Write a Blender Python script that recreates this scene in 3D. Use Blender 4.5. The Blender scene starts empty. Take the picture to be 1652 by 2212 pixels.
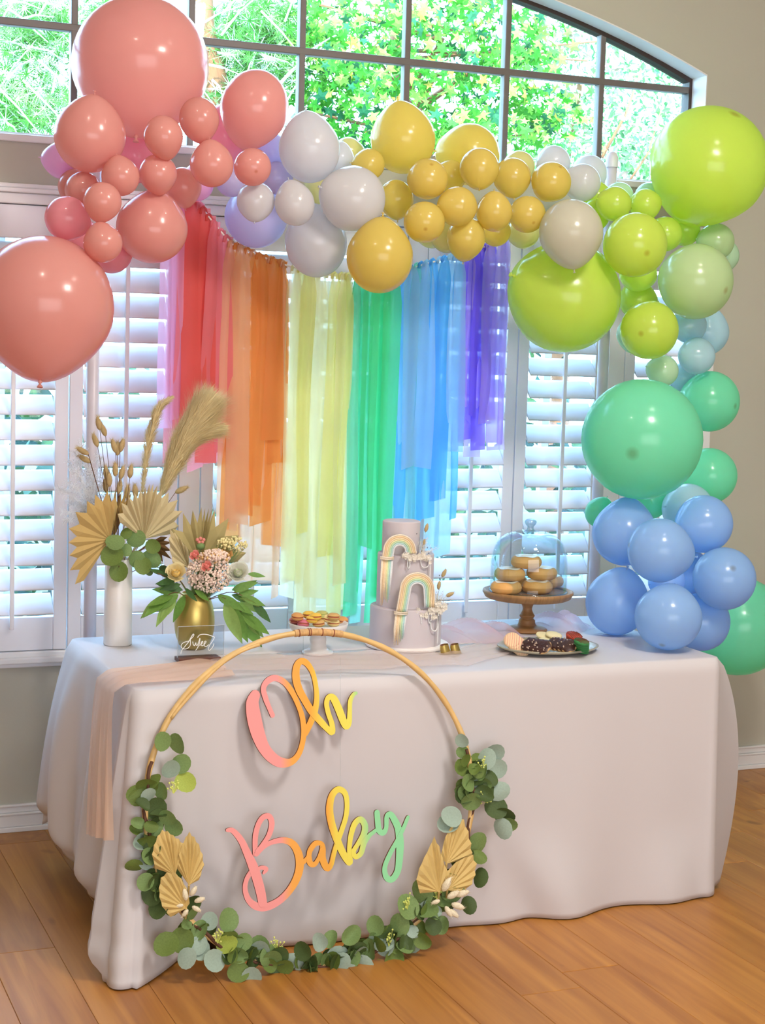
import bpy, math, random
from mathutils import Vector, Matrix
R = random.Random(7)
SC = bpy.context.scene
COL = SC.collection
PI = math.pi
# ---------------------------------------------------------------- camera
F = 3529.1; CX, CY = 826.0, 1106.0
CAM = Vector((-1.3908, -5.4609, 1.6734))
CR = Vector((0.92386, -0.38164, 0.02922)).normalized()
CF = Vector((0.38250, 0.91843, -0.10093)).normalized()
CD = CF.cross(CR).normalized(); CR = CD.cross(CF).normalized()
cd = bpy.data.cameras.new('camera'); cam = bpy.data.objects.new('camera', cd); COL.objects.link(cam)
cd.sensor_fit = 'HORIZONTAL'; cd.sensor_width = 36.0; cd.lens = F / 1652.0 * 36.0
cd.clip_start = 0.05; cd.clip_end = 200
U_ = -CD
cam.matrix_world = Matrix(((CR.x, U_.x, -CF.x, CAM.x), (CR.y, U_.y, -CF.y, CAM.y), (CR.z, U_.z, -CF.z, CAM.z), (0, 0, 0, 1)))
SC.camera = cam
# ---------------------------------------------------------------- world, sun, lamps, exposure
w = bpy.data.worlds.new('sky'); SC.world = w; w.use_nodes = True
nt = w.node_tree; bg = nt.nodes['Background']
tc = nt.nodes.new('ShaderNodeTexCoord'); sx = nt.nodes.new('ShaderNodeSeparateXYZ'); cr = nt.nodes.new('ShaderNodeValToRGB')
nt.links.new(tc.outputs['Generated'], sx.inputs[0]); nt.links.new(sx.outputs['Z'], cr.inputs[0])
cr.color_ramp.elements[0].position = 0.0; cr.color_ramp.elements[0].color = (0.50, 0.77, 1.0, 1)
cr.color_ramp.elements[1].position = 0.7; cr.color_ramp.elements[1].color = (0.34, 0.60, 1.0, 1)
nt.links.new(cr.outputs[0], bg.inputs['Color']); bg.inputs['Strength'].default_value = 14.5
def lamp(kind, name, loc, target, energy, color, **kw):
    l = bpy.data.lights.new(name, kind); o = bpy.data.objects.new(name, l); COL.objects.link(o)
    o.location = loc; o.rotation_euler = (Vector(target) - Vector(loc)).to_track_quat('-Z', 'Y').to_euler()
    l.energy = energy; l.color = color
    for k, v in kw.items(): setattr(l, k, v)
    return o
lamp('SUN', 'sun', (-6, -8, 12), (0, 0, 0), 14.0, (1.0, 0.96, 0.88), angle=0.01)
lamp('AREA', 'rear_fill', (-0.6, -7.2, 1.6), (0.2, 0, 1.2), 118, (0.94, 0.96, 1.0), shape='RECTANGLE', size=4.0, size_y=2.2, specular_factor=.25)  # added fill behind the camera, no window there; its glare is turned down
lamp('AREA', 'ceiling_glow', (0.9, -3.2, 3.3), (0.4, -1.0, 0.6), 44, (1.0, 0.93, 0.86), shape='RECTANGLE', size=0.5, size_y=0.5)
SC.view_settings.view_transform = 'Standard'; SC.view_settings.look = 'None'
SC.view_settings.gamma = 1.0; SC.view_settings.use_curve_mapping = False
SC.view_settings.exposure = 0.26
# ---------------------------------------------------------------- helpers
def ray(u, v): return CR * ((u - CX) / F) + CD * ((v - CY) / F) + CF
def atY(u, v, Y): q = ray(u, v); return CAM + q * ((Y - CAM.y) / q.y)
def atZ(u, v, Z): q = ray(u, v); return CAM + q * ((Z - CAM.z) / q.z)
def dep(P): return (P - CAM).dot(CF)
def lin(h):
    h = h.lstrip('#'); r = [int(h[i:i + 2], 16) / 255 for i in (0, 2, 4)]
    return tuple(x / 12.92 if x <= .04045 else ((x + .055) / 1.055) ** 2.4 for x in r) + (1,)
MATS = {}
def M(name, hexc, rough=.5, metal=0., var=.06, nscale=12., transl=0., transp=0., bump=0., bscale=60., spec=.5, coat=0., stretch=None, sss=0., rnd=0.):
    if name in MATS: return MATS[name]
    m = bpy.data.materials.new(name); m.use_nodes = True; t = m.node_tree; N = t.nodes; L = t.links
    p = N['Principled BSDF']; out = N['Material Output']; c = lin(hexc)
    tcn = N.new('ShaderNodeTexCoord'); mp = N.new('ShaderNodeMapping'); L.new(tcn.outputs['Object'], mp.inputs[0])
    if stretch: mp.inputs['Scale'].default_value = stretch
    nz = N.new('ShaderNodeTexNoise'); nz.inputs['Scale'].default_value = nscale; nz.inputs['Detail'].default_value = 3; L.new(mp.outputs[0], nz.inputs['Vector'])
    mx = N.new('ShaderNodeMix'); mx.data_type = 'RGBA'
    mx.inputs[6].default_value = tuple(max(0, x * (1 - var * 1.6)) for x in c[:3]) + (1,)
    mx.inputs[7].default_value = tuple(min(1, x * (1 + var * 1.6)) for x in c[:3]) + (1,)
    L.new(nz.outputs['Fac'], mx.inputs[0]); colout = mx.outputs[2]
    if rnd:
        oi = N.new('ShaderNodeObjectInfo'); ma = N.new('ShaderNodeMapRange'); ma.inputs['To Min'].default_value = 1 - rnd; ma.inputs['To Max'].default_value = 1 + rnd
        L.new(oi.outputs['Random'], ma.inputs['Value']); hs = N.new('ShaderNodeHueSaturation'); L.new(colout, hs.inputs['Color']); L.new(ma.outputs[0], hs.inputs['Value']); colout = hs.outputs[0]
    L.new(colout, p.inputs['Base Color'])
    p.inputs['Roughness'].default_value = rough; p.inputs['Metallic'].default_value = metal
    p.inputs['Specular IOR Level'].default_value = spec
    if coat: p.inputs['Coat Weight'].default_value = coat; p.inputs['Coat Roughness'].default_value = .08
    if sss:
        p.inputs['Subsurface Weight'].default_value = sss; p.inputs['Subsurface Scale'].default_value = .01
    if bump:
        b = N.new('ShaderNodeBump'); b.inputs['Strength'].default_value = bump; b.inputs['Distance'].default_value = .004
        n2 = N.new('ShaderNodeTexNoise'); n2.inputs['Scale'].default_value = bscale; n2.inputs['Detail'].default_value = 4; L.new(mp.outputs[0], n2.inputs['Vector'])
        L.new(n2.outputs['Fac'], b.inputs['Height']); L.new(b.outputs[0], p.inputs['Normal'])
    sh = p.outputs[0]
    if transl:
        tr = N.new('ShaderNodeBsdfTranslucent'); L.new(colout, tr.inputs[0]); ms = N.new('ShaderNodeMixShader'); ms.inputs[0].default_value = transl
        L.new(sh, ms.inputs[1]); L.new(tr.outputs[0], ms.inputs[2]); sh = ms.outputs[0]
    if transp:
        tp = N.new('ShaderNodeBsdfTransparent'); ms = N.new('ShaderNodeMixShader'); ms.inputs[0].default_value = transp
        L.new(sh, ms.inputs[1]); L.new(tp.outputs[0], ms.inputs[2]); sh = ms.outputs[0]
    L.new(sh, out.inputs[0]); MATS[name] = m; return m
def glass(name, tint='F4FAFA', refl=.09, rough=.02, fres=True):
    if name in MATS: return MATS[name]
    m = bpy.data.materials.new(name); m.use_nodes = True; t = m.node_tree; N = t.nodes; L = t.links; N.remove(N['Principled BSDF']); out = N['Material Output']
    tp = N.new('ShaderNodeBsdfTransparent'); tp.inputs[0].default_value = lin(tint)
    gl = N.new('ShaderNodeBsdfGlossy'); gl.inputs['Roughness'].default_value = rough
    ms = N.new('ShaderNodeMixShader'); lw = N.new('ShaderNodeLayerWeight'); lw.inputs[0].default_value = .25
    ma = N.new('ShaderNodeMath'); ma.operation = 'MULTIPLY_ADD'; ma.inputs[1].default_value = .55 if fres is True else fres; ma.inputs[2].default_value = refl
    L.new(lw.outputs['Facing'], ma.inputs[0]); L.new(ma.outputs[0], ms.inputs[0])
    L.new(tp.outputs[0], ms.inputs[1]); L.new(gl.outputs[0], ms.inputs[2]); L.new(ms.outputs[0], out.inputs[0]); MATS[name] = m; return m
class MB:
    def __init__(s): s.v = []; s.f = []; s.mi = []; s.cur = 0
    def add(s, vs, fs):
        o = len(s.v); s.v += [tuple(x) for x in vs]; s.f += [tuple(o + i for i in f) for f in fs]; s.mi += [s.cur] * len(fs); return s
    def box(s, x0, x1, y0, y1, z0, z1, rot=None, org=None):
        vs = [Vector((x, y, z)) for x in (x0, x1) for y in (y0, y1) for z in (z0, z1)]
        if rot: vs = [rot @ (q - (org or Vector())) + (org or Vector()) for q in vs]
        return s.add(vs, [(0, 1, 3, 2), (4, 6, 7, 5), (0, 4, 5, 1), (2, 3, 7, 6), (0, 2, 6, 4), (1, 5, 7, 3)])
    def lathe(s, prof, n=24, c=(0, 0, 0), sx=1, sy=1, capt=False, capb=False):
        vs = []; fs = []
        for r, z in prof:
            for i in range(n):
                a = 2 * PI * i / n; vs.append((c[0] + r * sx * math.cos(a), c[1] + r * sy * math.sin(a), c[2] + z))
        for k in range(len(prof) - 1):
            for i in range(n): j = (i + 1) % n; fs.append((k * n + i, k * n + j, (k + 1) * n + j, (k + 1) * n + i))
        if capb: fs.append(tuple(range(n))[::-1])
        if capt: fs.append(tuple((len(prof) - 1) * n + i for i in range(n)))
        return s.add(vs, fs)
    def tube(s, pts, rad, n=8, closed=False, cap=True):
        pts = [Vector(p) for p in pts]; m = len(pts); vs = []; fs = []; up = None
        for k in range(m):
            if closed: t = pts[(k + 1) % m] - pts[k - 1]
            else: t = pts[min(k + 1, m - 1)] - pts[max(k - 1, 0)]
            t = t.normalized() if t.length > 1e-9 else Vector((0, 0, 1))
            if up is None: up = Vector((0, 0, 1)) if abs(t.z) < .9 else Vector((1, 0, 0))
            a = (up - t * up.dot(t)); a = a.normalized() if a.length > 1e-6 else t.orthogonal().normalized(); up = a; b = t.cross(a)
            r = rad[k] if isinstance(rad, (list, tuple)) else rad
            for i in range(n): an = 2 * PI * i / n; vs.append(pts[k] + (a * math.cos(an) + b * math.sin(an)) * r)
        for k in range(m if closed else m - 1):
            k2 = (k + 1) % m
            for i in range(n): j = (i + 1) % n; fs.append((k * n + i, k * n + j, k2 * n + j, k2 * n + i))
        if cap and not closed: fs += [tuple(range(n))[::-1], tuple((m - 1) * n + i for i in range(n))]
        return s.add(vs, fs)
    def ball(s, c, r, n=8, m=5, sc=(1, 1, 1)):
        c = Vector(c); vs = [c + Vector((0, 0, -r * sc[2]))]; fs = []
        for k in range(1, m):
            a = -PI / 2 + PI * k / m
            for i in range(n): b = 2 * PI * i / n; vs.append(c + Vector((r * sc[0] * math.cos(a) * math.cos(b), r * sc[1] * math.cos(a) * math.sin(b), r * sc[2] * math.sin(a))))
        vs.append(c + Vector((0, 0, r * sc[2]))); T = len(vs) - 1
        for i in range(n):
            j = (i + 1) % n; fs.append((0, 1 + j, 1 + i)); fs.append((T, T - n + i, T - n + j))
            for k in range(m - 2): fs.append((1 + k * n + i, 1 + k * n + j, 1 + (k + 1) * n + j, 1 + (k + 1) * n + i))
        return s.add(vs, fs)
    def grid(s, fn, nu, nv, closed_u=False):
        vs = [fn(i / (nu if closed_u else nu - 1), j / (nv - 1)) for j in range(nv) for i in range(nu)]; fs = []
        for j in range(nv - 1):
            for i in range(nu if closed_u else nu - 1):
                k = (i + 1) % nu; fs.append((j * nu + i, j * nu + k, (j + 1) * nu + k, (j + 1) * nu + i))
        return s.add(vs, fs)
    def mesh(s, name, mats, smooth=False):
        me = bpy.data.meshes.new(name); me.from_pydata(s.v, [], s.f)
        for m in (mats if isinstance(mats, (list, tuple)) else [mats]): me.materials.append(m)
        if any(s.mi): me.polygons.foreach_set('material_index', s.mi)
        if smooth: me.polygons.foreach_set('use_smooth', [True] * len(s.f))
        me.update(); return me
    def obj(s, name, mats, parent=None, smooth=False, loc=None, origin=None):
        if origin is not None:
            o0 = Vector(origin); s.v = [tuple(Vector(q) - o0) for q in s.v]; loc = o0
        return put(name, s.mesh(name, mats, smooth), parent, loc)
def put(name, me, parent=None, loc=None, rot=None, scale=None):
    o = bpy.data.objects.new(name, me); COL.objects.link(o)
    if parent is not None: o.parent = parent
    if loc is not None:
        o.location = (Vector(loc) - Vector(parent.location)) if parent is not None and parent.type == 'EMPTY' and rel_world else loc
    if rot is not None: o.rotation_euler = rot
    if scale is not None: o.scale = scale
    return o
rel_world = False
def tag(o, label=None, cat=None, group=None, kind=None):
    if label: o['label'] = label
    if cat: o['category'] = cat
    if group: o['group'] = group
    if kind: o['kind'] = kind
    return o
def thing(name, loc, label, cat, group=None, rz=0.):
    o = bpy.data.objects.new(name, None); COL.objects.link(o); o.location = loc; o.rotation_euler = (0, 0, rz); o.empty_display_size = .05
    return tag(o, label, cat, group)
def wp(name, mb, mats, parent, smooth=False):
    """a part whose mesh is given in world coordinates under a thing standing at parent.location (no rotation)"""
    l = Vector(parent.location); gp = parent.parent
    while gp is not None: l = l + Vector(gp.location); gp = gp.parent
    mb.v = [tuple(Vector(q) - l) for q in mb.v]
    o = put(name, mb.mesh(name, mats, smooth)); o.parent = parent; return o
def bevel(o, w=.003, seg=2):
    b = o.modifiers.new('bevel', 'BEVEL'); b.width = w; b.segments = seg; b.limit_method = 'ANGLE'; return o
def solid(o, t=.002, off=0.):
    b = o.modifiers.new('solid', 'SOLIDIFY'); b.thickness = t; b.offset = off; return o
def smoothstep(a, b, x): x = min(1, max(0, (x - a) / (b - a))); return x * x * (3 - 2 * x)
def gau(x, m, s): return math.exp(-((x - m) / s) ** 2)
def spline(pts, k=6):
    """Catmull-Rom through tuples of any length"""
    out = []; n = len(pts)
    for i in range(n - 1):
        p0 = pts[max(i - 1, 0)]; p1 = pts[i]; p2 = pts[i + 1]; p3 = pts[min(i + 2, n - 1)]
        for j in range(k):
            t = j / k; out.append(tuple(.5 * (2 * b + (c - a) * t + (2 * a - 5 * b + 4 * c - d) * t * t + (3 * b - a - 3 * c + d) * t ** 3) for a, b, c, d in zip(p0, p1, p2, p3)))
    out.append(tuple(pts[-1])); return out

# ================================================================ SETTING
MW = M('wall_paint', 'BBB7A8', .75, var=.03, nscale=3, bump=.05, bscale=120)
MTR = M('white_trim', 'E6E4E4', .35, var=.02, nscale=4)
MC = M('ceiling_paint', 'E8E4DA', .8, var=.02)
MSH = M('shutter_white', 'E8E6EC', .32, var=.015, nscale=5)
MMU = M('window_bronze', '6E6560', .45, var=.08, nscale=20)
MDK = M('dark_frame', '3A2A24', .5, var=.1)
AX, AZC, AR = .57, -1.20, 4.262          # centre line and circle of the segmental arch
XL, XR_ = -1.04, 2.18; ZS = 2.32; WT = .16; CEIL = 3.75
def arch(x, off=0.): return AZC + math.sqrt((AR + off) ** 2 - (x - AX) ** 2)
LX0, LX1, LZ0, LZ1 = -1.13, 2.22, .62, 2.10
b = MB(); X0, X1 = -3.2, 3.4
for y in (0., WT):
    b.add([(X0, y, 0), (LX0, y, 0), (LX0, y, CEIL), (X0, y, CEIL)], [(0, 1, 2, 3)])
    b.add([(LX1, y, 0), (X1, y, 0), (X1, y, CEIL), (LX1, y, CEIL)], [(0, 1, 2, 3)])
    b.add([(LX0, y, 0), (LX1, y, 0), (LX1, y, LZ0), (LX0, y, LZ0)], [(0, 1, 2, 3)])
    b.add([(LX0, y, LZ1), (LX1, y, LZ1), (LX1, y, ZS), (LX0, y, ZS)], [(0, 1, 2, 3)])
    b.add([(LX0, y, ZS), (XL, y, ZS), (XL, y, CEIL), (LX0, y, CEIL)], [(0, 1, 2, 3)])
    b.add([(XR_, y, ZS), (LX1, y, ZS), (LX1, y, CEIL), (XR_, y, CEIL)], [(0, 1, 2, 3)])
    n = 40
    for i in range(n):
        a = XL + (XR_ - XL) * i / n; c = XL + (XR_ - XL) * (i + 1) / n
        b.add([(a, y, arch(a)), (c, y, arch(c)), (c, y, CEIL), (a, y, CEIL)], [(0, 1, 2, 3)])
for (xa, za, xb, zb) in [(LX0, LZ0, LX1, LZ0), (LX1, LZ0, LX1, LZ1), (LX1, LZ1, LX0, LZ1), (LX0, LZ1, LX0, LZ0)]:
    b.add([(xa, 0, za), (xb, 0, zb), (xb, WT, zb), (xa, WT, za)], [(0, 1, 2, 3)])
b.add([(X0, 0, 0), (X0, WT, 0), (X0, WT, CEIL), (X0, 0, CEIL)], [(0, 1, 2, 3)]); b.add([(X1, 0, 0), (X1, WT, 0), (X1, WT, CEIL), (X1, 0, CEIL)], [(0, 1, 2, 3)])
wb = b.obj('wall_back', MW); tag(wb, kind='structure')
# white reveal lining the arched opening
b = MB(); pts = [(XL, ZS)] + [(XL + (XR_ - XL) * i / 48, arch(XL + (XR_ - XL) * i / 48)) for i in range(49)] + [(XR_, ZS)]
for i in range(len(pts) - 1):
    (xa, za), (xb, zb) = pts[i], pts[i + 1]; e = .004
    sh = lambda x, z, k: (AX + (x - AX) * (1 - k / 1.6), z - k)
    a2, b2 = sh(xa, za, e), sh(xb, zb, e)
    b.add([(xa, -.002, za), (xb, -.002, zb), (xb, WT, zb), (xa, WT, za), (a2[0], -.002, a2[1]), (b2[0], -.002, b2[1]), (b2[0], WT, b2[1]), (a2[0], WT, a2[1])],
          [(4, 5, 6, 7), (0, 1, 5, 4), (3, 7, 6, 2)])
tag(b.obj('trim_1', MTR), kind='structure')
b = MB(); b.box(XL, XR_, -.012, WT, ZS - .02, ZS + .004); tag(bevel(b.obj('trim_2', MTR), .004), kind='structure')
# arched window: bronze frame, muntins and one glass pane in each cell
WY = .115; S = .4026; GX = [-.237 + i * S for i in range(-2, 7)]; MZ = 2.6987
win = MB(); fp = [(XL + .004, ZS)] + [(XL + (XR_ - XL) * (i + .0) / 40, arch(XL + (XR_ - XL) * i / 40)) for i in range(41)] + [(XR_ - .004, ZS)]
for i in range(len(fp) - 1):
    (xa, za), (xb, zb) = fp[i], fp[i + 1]; k = .017
    f2 = lambda x, z: (AX + (x - AX) * (1 - k / 1.6), z - (k if z > ZS + .01 else 0))
    a2, b2 = f2(xa, za), f2(xb, zb)
    win.add([(xa, WY - .02, za), (xb, WY - .02, zb), (b2[0], WY - .02, b2[1]), (a2[0], WY - .02, a2[1]), (xa, WY + .03, za), (xb, WY + .03, zb), (b2[0], WY + .03, b2[1]), (a2[0], WY + .03, a2[1])],
            [(0, 1, 2, 3), (3, 2, 6, 7), (4, 7, 6, 5)])
w1 = win.obj('window_1', MDK); tag(w1, kind='structure')
b = MB(); b.box(XL + .004, XR_ - .004, WY - .02, WY + .03, ZS, ZS + .022); wp('bottom_rail', b, MTR, w1)
GL = glass('window_glass', 'F6FCFC', .03)
for i in range(1, 8):
    b = MB(); x = GX[i]; b.box(x - .0115, x + .0115, WY - .018, WY + .018, ZS + .02, arch(x) - .008); bevel(b.obj('muntin', MMU, w1), .003)
b = MB(); b.box(XL + .01, XR_ - .01, WY - .0185, WY + .0185, MZ - .0125, MZ + .0125); bevel(b.obj('muntin', MMU, w1), .003)
for i in range(8):
    xa, xb = GX[i] + .008, GX[i + 1] - .008
    b = MB(); b.box(xa, xb, WY - .003, WY + .003, ZS + .02, MZ - .008); b.obj('pane', GL, w1)
    b = MB(); k = 6; vs = []
    for j in range(k + 1): x = xa + (xb - xa) * j / k; vs += [(x, WY, MZ + .008), (x, WY, max(arch(x) - .01, MZ + .01))]
    b.add(vs, [(2 * j, 2 * j + 2, 2 * j + 3, 2 * j + 1) for j in range(k)]); solid(b.obj('pane', GL, w1), .006)
# lower windows behind the shutters
w2 = MB()
w2.box(LX0, LX1, .09, .14, LZ0, LZ0 + .05); w2.box(LX0, LX1, .09, .14, LZ1 - .05, LZ1)
for x in (LX0, .13, .965, LX1 - .05): w2.box(x, x + .05, .088, .142, LZ0, LZ1)
w2 = w2.obj('window_2', MTR); tag(w2, kind='structure')
for xa, xb in ((LX0 + .05, .13), (.18, .965), (1.015, LX1 - .05)):
    b = MB(); b.box(xa, xb, .11, .116, LZ0 + .05, LZ1 - .05); b.obj('pane', GL, w2)
    m = (xa + xb) / 2; b = MB(); b.box(m - .015, m + .015, .10, .13, LZ0 + .05, LZ1 - .05); b.obj('mullion', MTR, w2)
# shutter surround: crown, side posts, sill
b = MB(); b.box(LX0 - .05, LX1 + .05, -.028, .03, 2.10, 2.135); b.box(LX0 - .065, LX1 + .065, -.04, .0, 2.135, 2.15); b.box(LX0 - .055, LX1 + .055, -.032, 0, 2.15, 2.165)
tag(bevel(b.obj('trim_3', MTR), .004), kind='structure')
b = MB(); b.box(LX0 - .05, LX1 + .05, -.03, .03, .598, .62); b.box(LX0 - .07, LX1 + .07, -.05, 0, .583, .603); b.box(LX0 - .055, LX1 + .055, -.026, 0, .566, .583)
tag(bevel(b.obj('trim_4', MTR), .004), kind='structure')
k = 5
for xa, xb in ((LX0 - .04, -1.105), (-.722, -.648), (.114, .188), (.948, 1.023), (1.783, 1.858), (2.185, LX1 + .04)):
    b = MB(); b.box(xa, xb, -.022, .03, .62, 2.10); tag(bevel(b.obj('trim_%d' % k, MTR), .003), kind='structure'); k += 1
# shutters
def shutter(x0, x1, tilt, label, jit=0.):
    t = thing('shutter_panel', ((x0 + x1) / 2, 0, .62), label, 'shutter', None)
    y0, y1 = -.018, .014; st = .047
    for a, c in ((x0 + .002, x0 + st), (x1 - st, x1 - .002)):
        b = MB(); b.box(a, c, y0, y1, .622, 2.098); bevel(wp('stile', b, MSH, t), .003)
    for a, c in ((.622, .735), (1.99, 2.098)):
        b = MB(); b.box(x0 + st, x1 - st, y0 + .002, y1 - .002, a, c); bevel(wp('rail', b, MSH, t), .003)
    # one louvre mesh, elliptical section
    b = MB(); hw = (x1 - x0) / 2 - st - .002; prof = []
    for i in range(12):
        a = 2 * PI * i / 12; prof.append((.0445 * math.cos(a), .0052 * math.sin(a)))
    vs = [(sx_ * hw, p, q) for sx_ in (-1, 1) for p, q in prof]
    fs = [(i, (i + 1) % 12, 12 + (i + 1) % 12, 12 + i) for i in range(12)] + [tuple(range(12)), tuple(range(23, 11, -1))]
    b.add(vs, fs); me = b.mesh('louver', MSH)
    me.polygons.foreach_set('use_smooth', [True] * 12 + [False] * 2)
    n = 15; pz = (1.99 - .735) / n
    for i in range(n):
        o = put('louver', me); o.parent = t; o.location = (0, -.002, .735 + pz * (i + .5) - .62); o.rotation_euler = (math.radians(tilt + R.uniform(-jit, jit)), 0, 0)
    c, s = math.cos(math.radians(tilt)), math.sin(math.radians(tilt)); yy = -.002 - .0445 * c - .009; dz = -.0445 * s
    b = MB(); b.box((x0 + x1) / 2 - .0075, (x0 + x1) / 2 + .0075, yy - .006, yy + .006, .735 + dz + pz * .5 - .045, 1.99 + dz - pz * .5 + .03); bevel(wp('tilt_rod', b, MSH, t), .003)
    return t
shutter(-1.10, -.724, 42, 'white louvred shutter panel left of the picture edge, beyond the big pink balloon')
shutter(-.645, -.267, 48, 'white louvred shutter panel at far left under the giant pink balloon', .6)
shutter(-.267, .112, 60, 'white louvred shutter panel behind the white vase and the pampas plumes', 1)
shutter(.19, .568, 50, 'white louvred shutter panel hidden behind the orange and yellow streamers')
shutter(.568, .946, 50, 'white louvred shutter panel behind the green and blue streamers')
shutter(1.025, 1.403, 49, 'white louvred shutter panel behind the purple streamers, left of the glass dome', .5)
shutter(1.403, 1.781, 49, 'white louvred shutter panel behind the glass dome, under the big lime balloon', .5)
shutter(1.86, 2.183, 44, 'narrow white louvred shutter panel at far right behind the balloon column')
# baseboards
def baseboard(name, xa, xb, y, flip=1):
    b = MB(); b.box(xa, xb, y - .022, y, 0, .018); b.box(xa, xb, y - .016, y, .018, .058); b.box(xa, xb, y - .020, y, .058, .066); b.box(xa, xb, y - .011, y, .066, .09); b.box(xa, xb, y - .016, y, .086, .095)
    return tag(bevel(b.obj(name, MTR), .003), kind='structure')
baseboard('baseboard_back', X0, X1, 0)
# other walls and ceiling
YB = -7.6
b = MB(); b.box(X0 - .1, X0, YB, WT, 0, CEIL); tag(b.obj('wall_left', MW), kind='structure')
b = MB(); b.box(X1, X1 + .1, YB, WT, 0, CEIL); tag(b.obj('wall_right', MW), kind='structure')
b = MB(); b.box(X0 - .1, X1 + .1, YB - .1, YB, 0, CEIL); tag(b.obj('wall_front', MW), kind='structure')
b = MB(); b.box(X0 - .1, X1 + .1, YB - .1, WT + .35, CEIL, CEIL + .1); tag(b.obj('ceiling', MC), kind='structure')
# recessed ceiling lights
ME = bpy.data.materials.new('lamp_glow'); ME.use_nodes = True; ME.node_tree.nodes['Principled BSDF'].inputs['Emission Color'].default_value = (1, .88, .72, 1); ME.node_tree.nodes['Principled BSDF'].inputs['Emission Strength'].default_value = 14
nm = ['nearest the arched window on the left', 'nearest the arched window on the right', 'in the middle of the room on the left', 'in the middle of the room on the right']
for i, (x, y) in enumerate(((-.9, -2.3), (1.3, -2.3), (-.9, -4.6), (1.3, -4.6))):
    t = thing('recessed_light', (x, y, CEIL), 'round recessed ceiling light ' + nm[i], 'ceiling light', 'ceiling lights')
    b = MB(); b.lathe([(.085, 0), (.085, -.012), (.065, -.014), (.06, -.004)], 28, (x, y, CEIL)); wp('trim_ring', b, MTR, t, True)
    b = MB(); b.lathe([(.0001, -.006), (.061, -.006)], 28, (x, y, CEIL)); wp('lens', b, ME, t)
    lamp('SPOT', 'downlight', (x, y, CEIL - .03), (x, y + .2, 0), 26, (1.0, .90, .78), spot_size=2.3, spot_blend=.6, shadow_soft_size=.06)
# floor of oak boards running towards the window
mf = bpy.data.materials.new('oak_board'); mf.use_nodes = True; t = mf.node_tree; N = t.nodes; L = t.links; p = N['Principled BSDF']
tcn = N.new('ShaderNodeTexCoord'); oi = N.new('ShaderNodeObjectInfo'); ad = N.new('ShaderNodeVectorMath'); ad.operation = 'ADD'
L.new(tcn.outputs['Object'], ad.inputs[0]); mul = N.new('ShaderNodeVectorMath'); mul.operation = 'SCALE'; mul.inputs['Scale'].default_value = 17; L.new(oi.outputs['Location'], mul.inputs[0]); L.new(mul.outputs[0], ad.inputs[1])
mp = N.new('ShaderNodeMapping'); mp.inputs['Scale'].default_value = (8, .8, 1); L.new(ad.outputs[0], mp.inputs[0])
n1 = N.new('ShaderNodeTexNoise'); n1.inputs['Scale'].default_value = 2.2; n1.inputs['Detail'].default_value = 6; n1.inputs['Distortion'].default_value = 1.2; L.new(mp.outputs[0], n1.inputs['Vector'])
crp = N.new('ShaderNodeValToRGB'); e = crp.color_ramp.elements; e[0].position = .22; e[0].color = lin('9A5E28'); e[1].position = .8; e[1].color = lin('CC8E42'); L.new(n1.outputs['Fac'], crp.inputs[0])
n3 = N.new('ShaderNodeTexNoise'); n3.inputs['Scale'].default_value = 7; L.new(ad.outputs[0], n3.inputs['Vector'])
kn = N.new('ShaderNodeValToRGB'); kn.color_ramp.elements[0].position = .70; kn.color_ramp.elements[0].color = (1, 1, 1, 1); kn.color_ramp.elements[1].position = .76; kn.color_ramp.elements[1].color = (.45, .36, .28, 1); L.new(n3.outputs['Fac'], kn.inputs[0])
mm = N.new('ShaderNodeMix'); mm.data_type = 'RGBA'; mm.blend_type = 'MULTIPLY'; mm.inputs[0].default_value = .8; L.new(crp.outputs[0], mm.inputs[6]); L.new(kn.outputs[0], mm.inputs[7])
mr = N.new('ShaderNodeMapRange'); mr.inputs['To Min'].default_value = .88; mr.inputs['To Max'].default_value = 1.12; L.new(oi.outputs['Random'], mr.inputs['Value'])
hs = N.new('ShaderNodeHueSaturation'); L.new(mm.outputs[2], hs.inputs['Color']); L.new(mr.outputs[0], hs.inputs['Value']); L.new(hs.outputs[0], p.inputs['Base Color'])
p.inputs['Roughness'].default_value = .38
bm_ = N.new('ShaderNodeBump'); bm_.inputs['Strength'].default_value = .12; bm_.inputs['Distance'].default_value = .003; L.new(n1.outputs['Fac'], bm_.inputs['Height']); L.new(bm_.outputs[0], p.inputs['Normal'])
b = MB(); b.box(X0, X1, YB, WT, -.06, -.012); fl = tag(b.obj('floor', M('subfloor', '3A2414', .8)), kind='structure')
b = MB(); pw = .178; e = .0011
b.add([(-pw / 2, -.5, -.012), (pw / 2, -.5, -.012), (pw / 2, .5, -.012), (-pw / 2, .5, -.012), (-pw / 2, -.5, -e), (pw / 2, -.5, -e), (pw / 2, .5, -e), (-pw / 2, .5, -e),
       (-pw / 2 + e, -.5 + e, 0), (pw / 2 - e, -.5 + e, 0), (pw / 2 - e, .5 - e, 0), (-pw / 2 + e, .5 - e, 0)],
      [(0, 1, 5, 4), (1, 2, 6, 5), (2, 3, 7, 6), (3, 0, 4, 7), (4, 5, 9, 8), (5, 6, 10, 9), (6, 7, 11, 10), (7, 4, 8, 11), (8, 9, 10, 11)])
pme = b.mesh('plank', mf); x = X0 + pw / 2 + .001; RR = random.Random(3)
while x < X1:
    y = YB + RR.uniform(-1.4, 0)
    while y < 0:
        l = RR.uniform(1.3, 2.3); ya, yb = max(y, YB), min(y + l, 0.0)
        if yb - ya > .05: put('plank', pme, fl, (x, (ya + yb) / 2, 0), None, (1, yb - ya - .0015, 1))
        y += l
    x += pw + .0009

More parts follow.
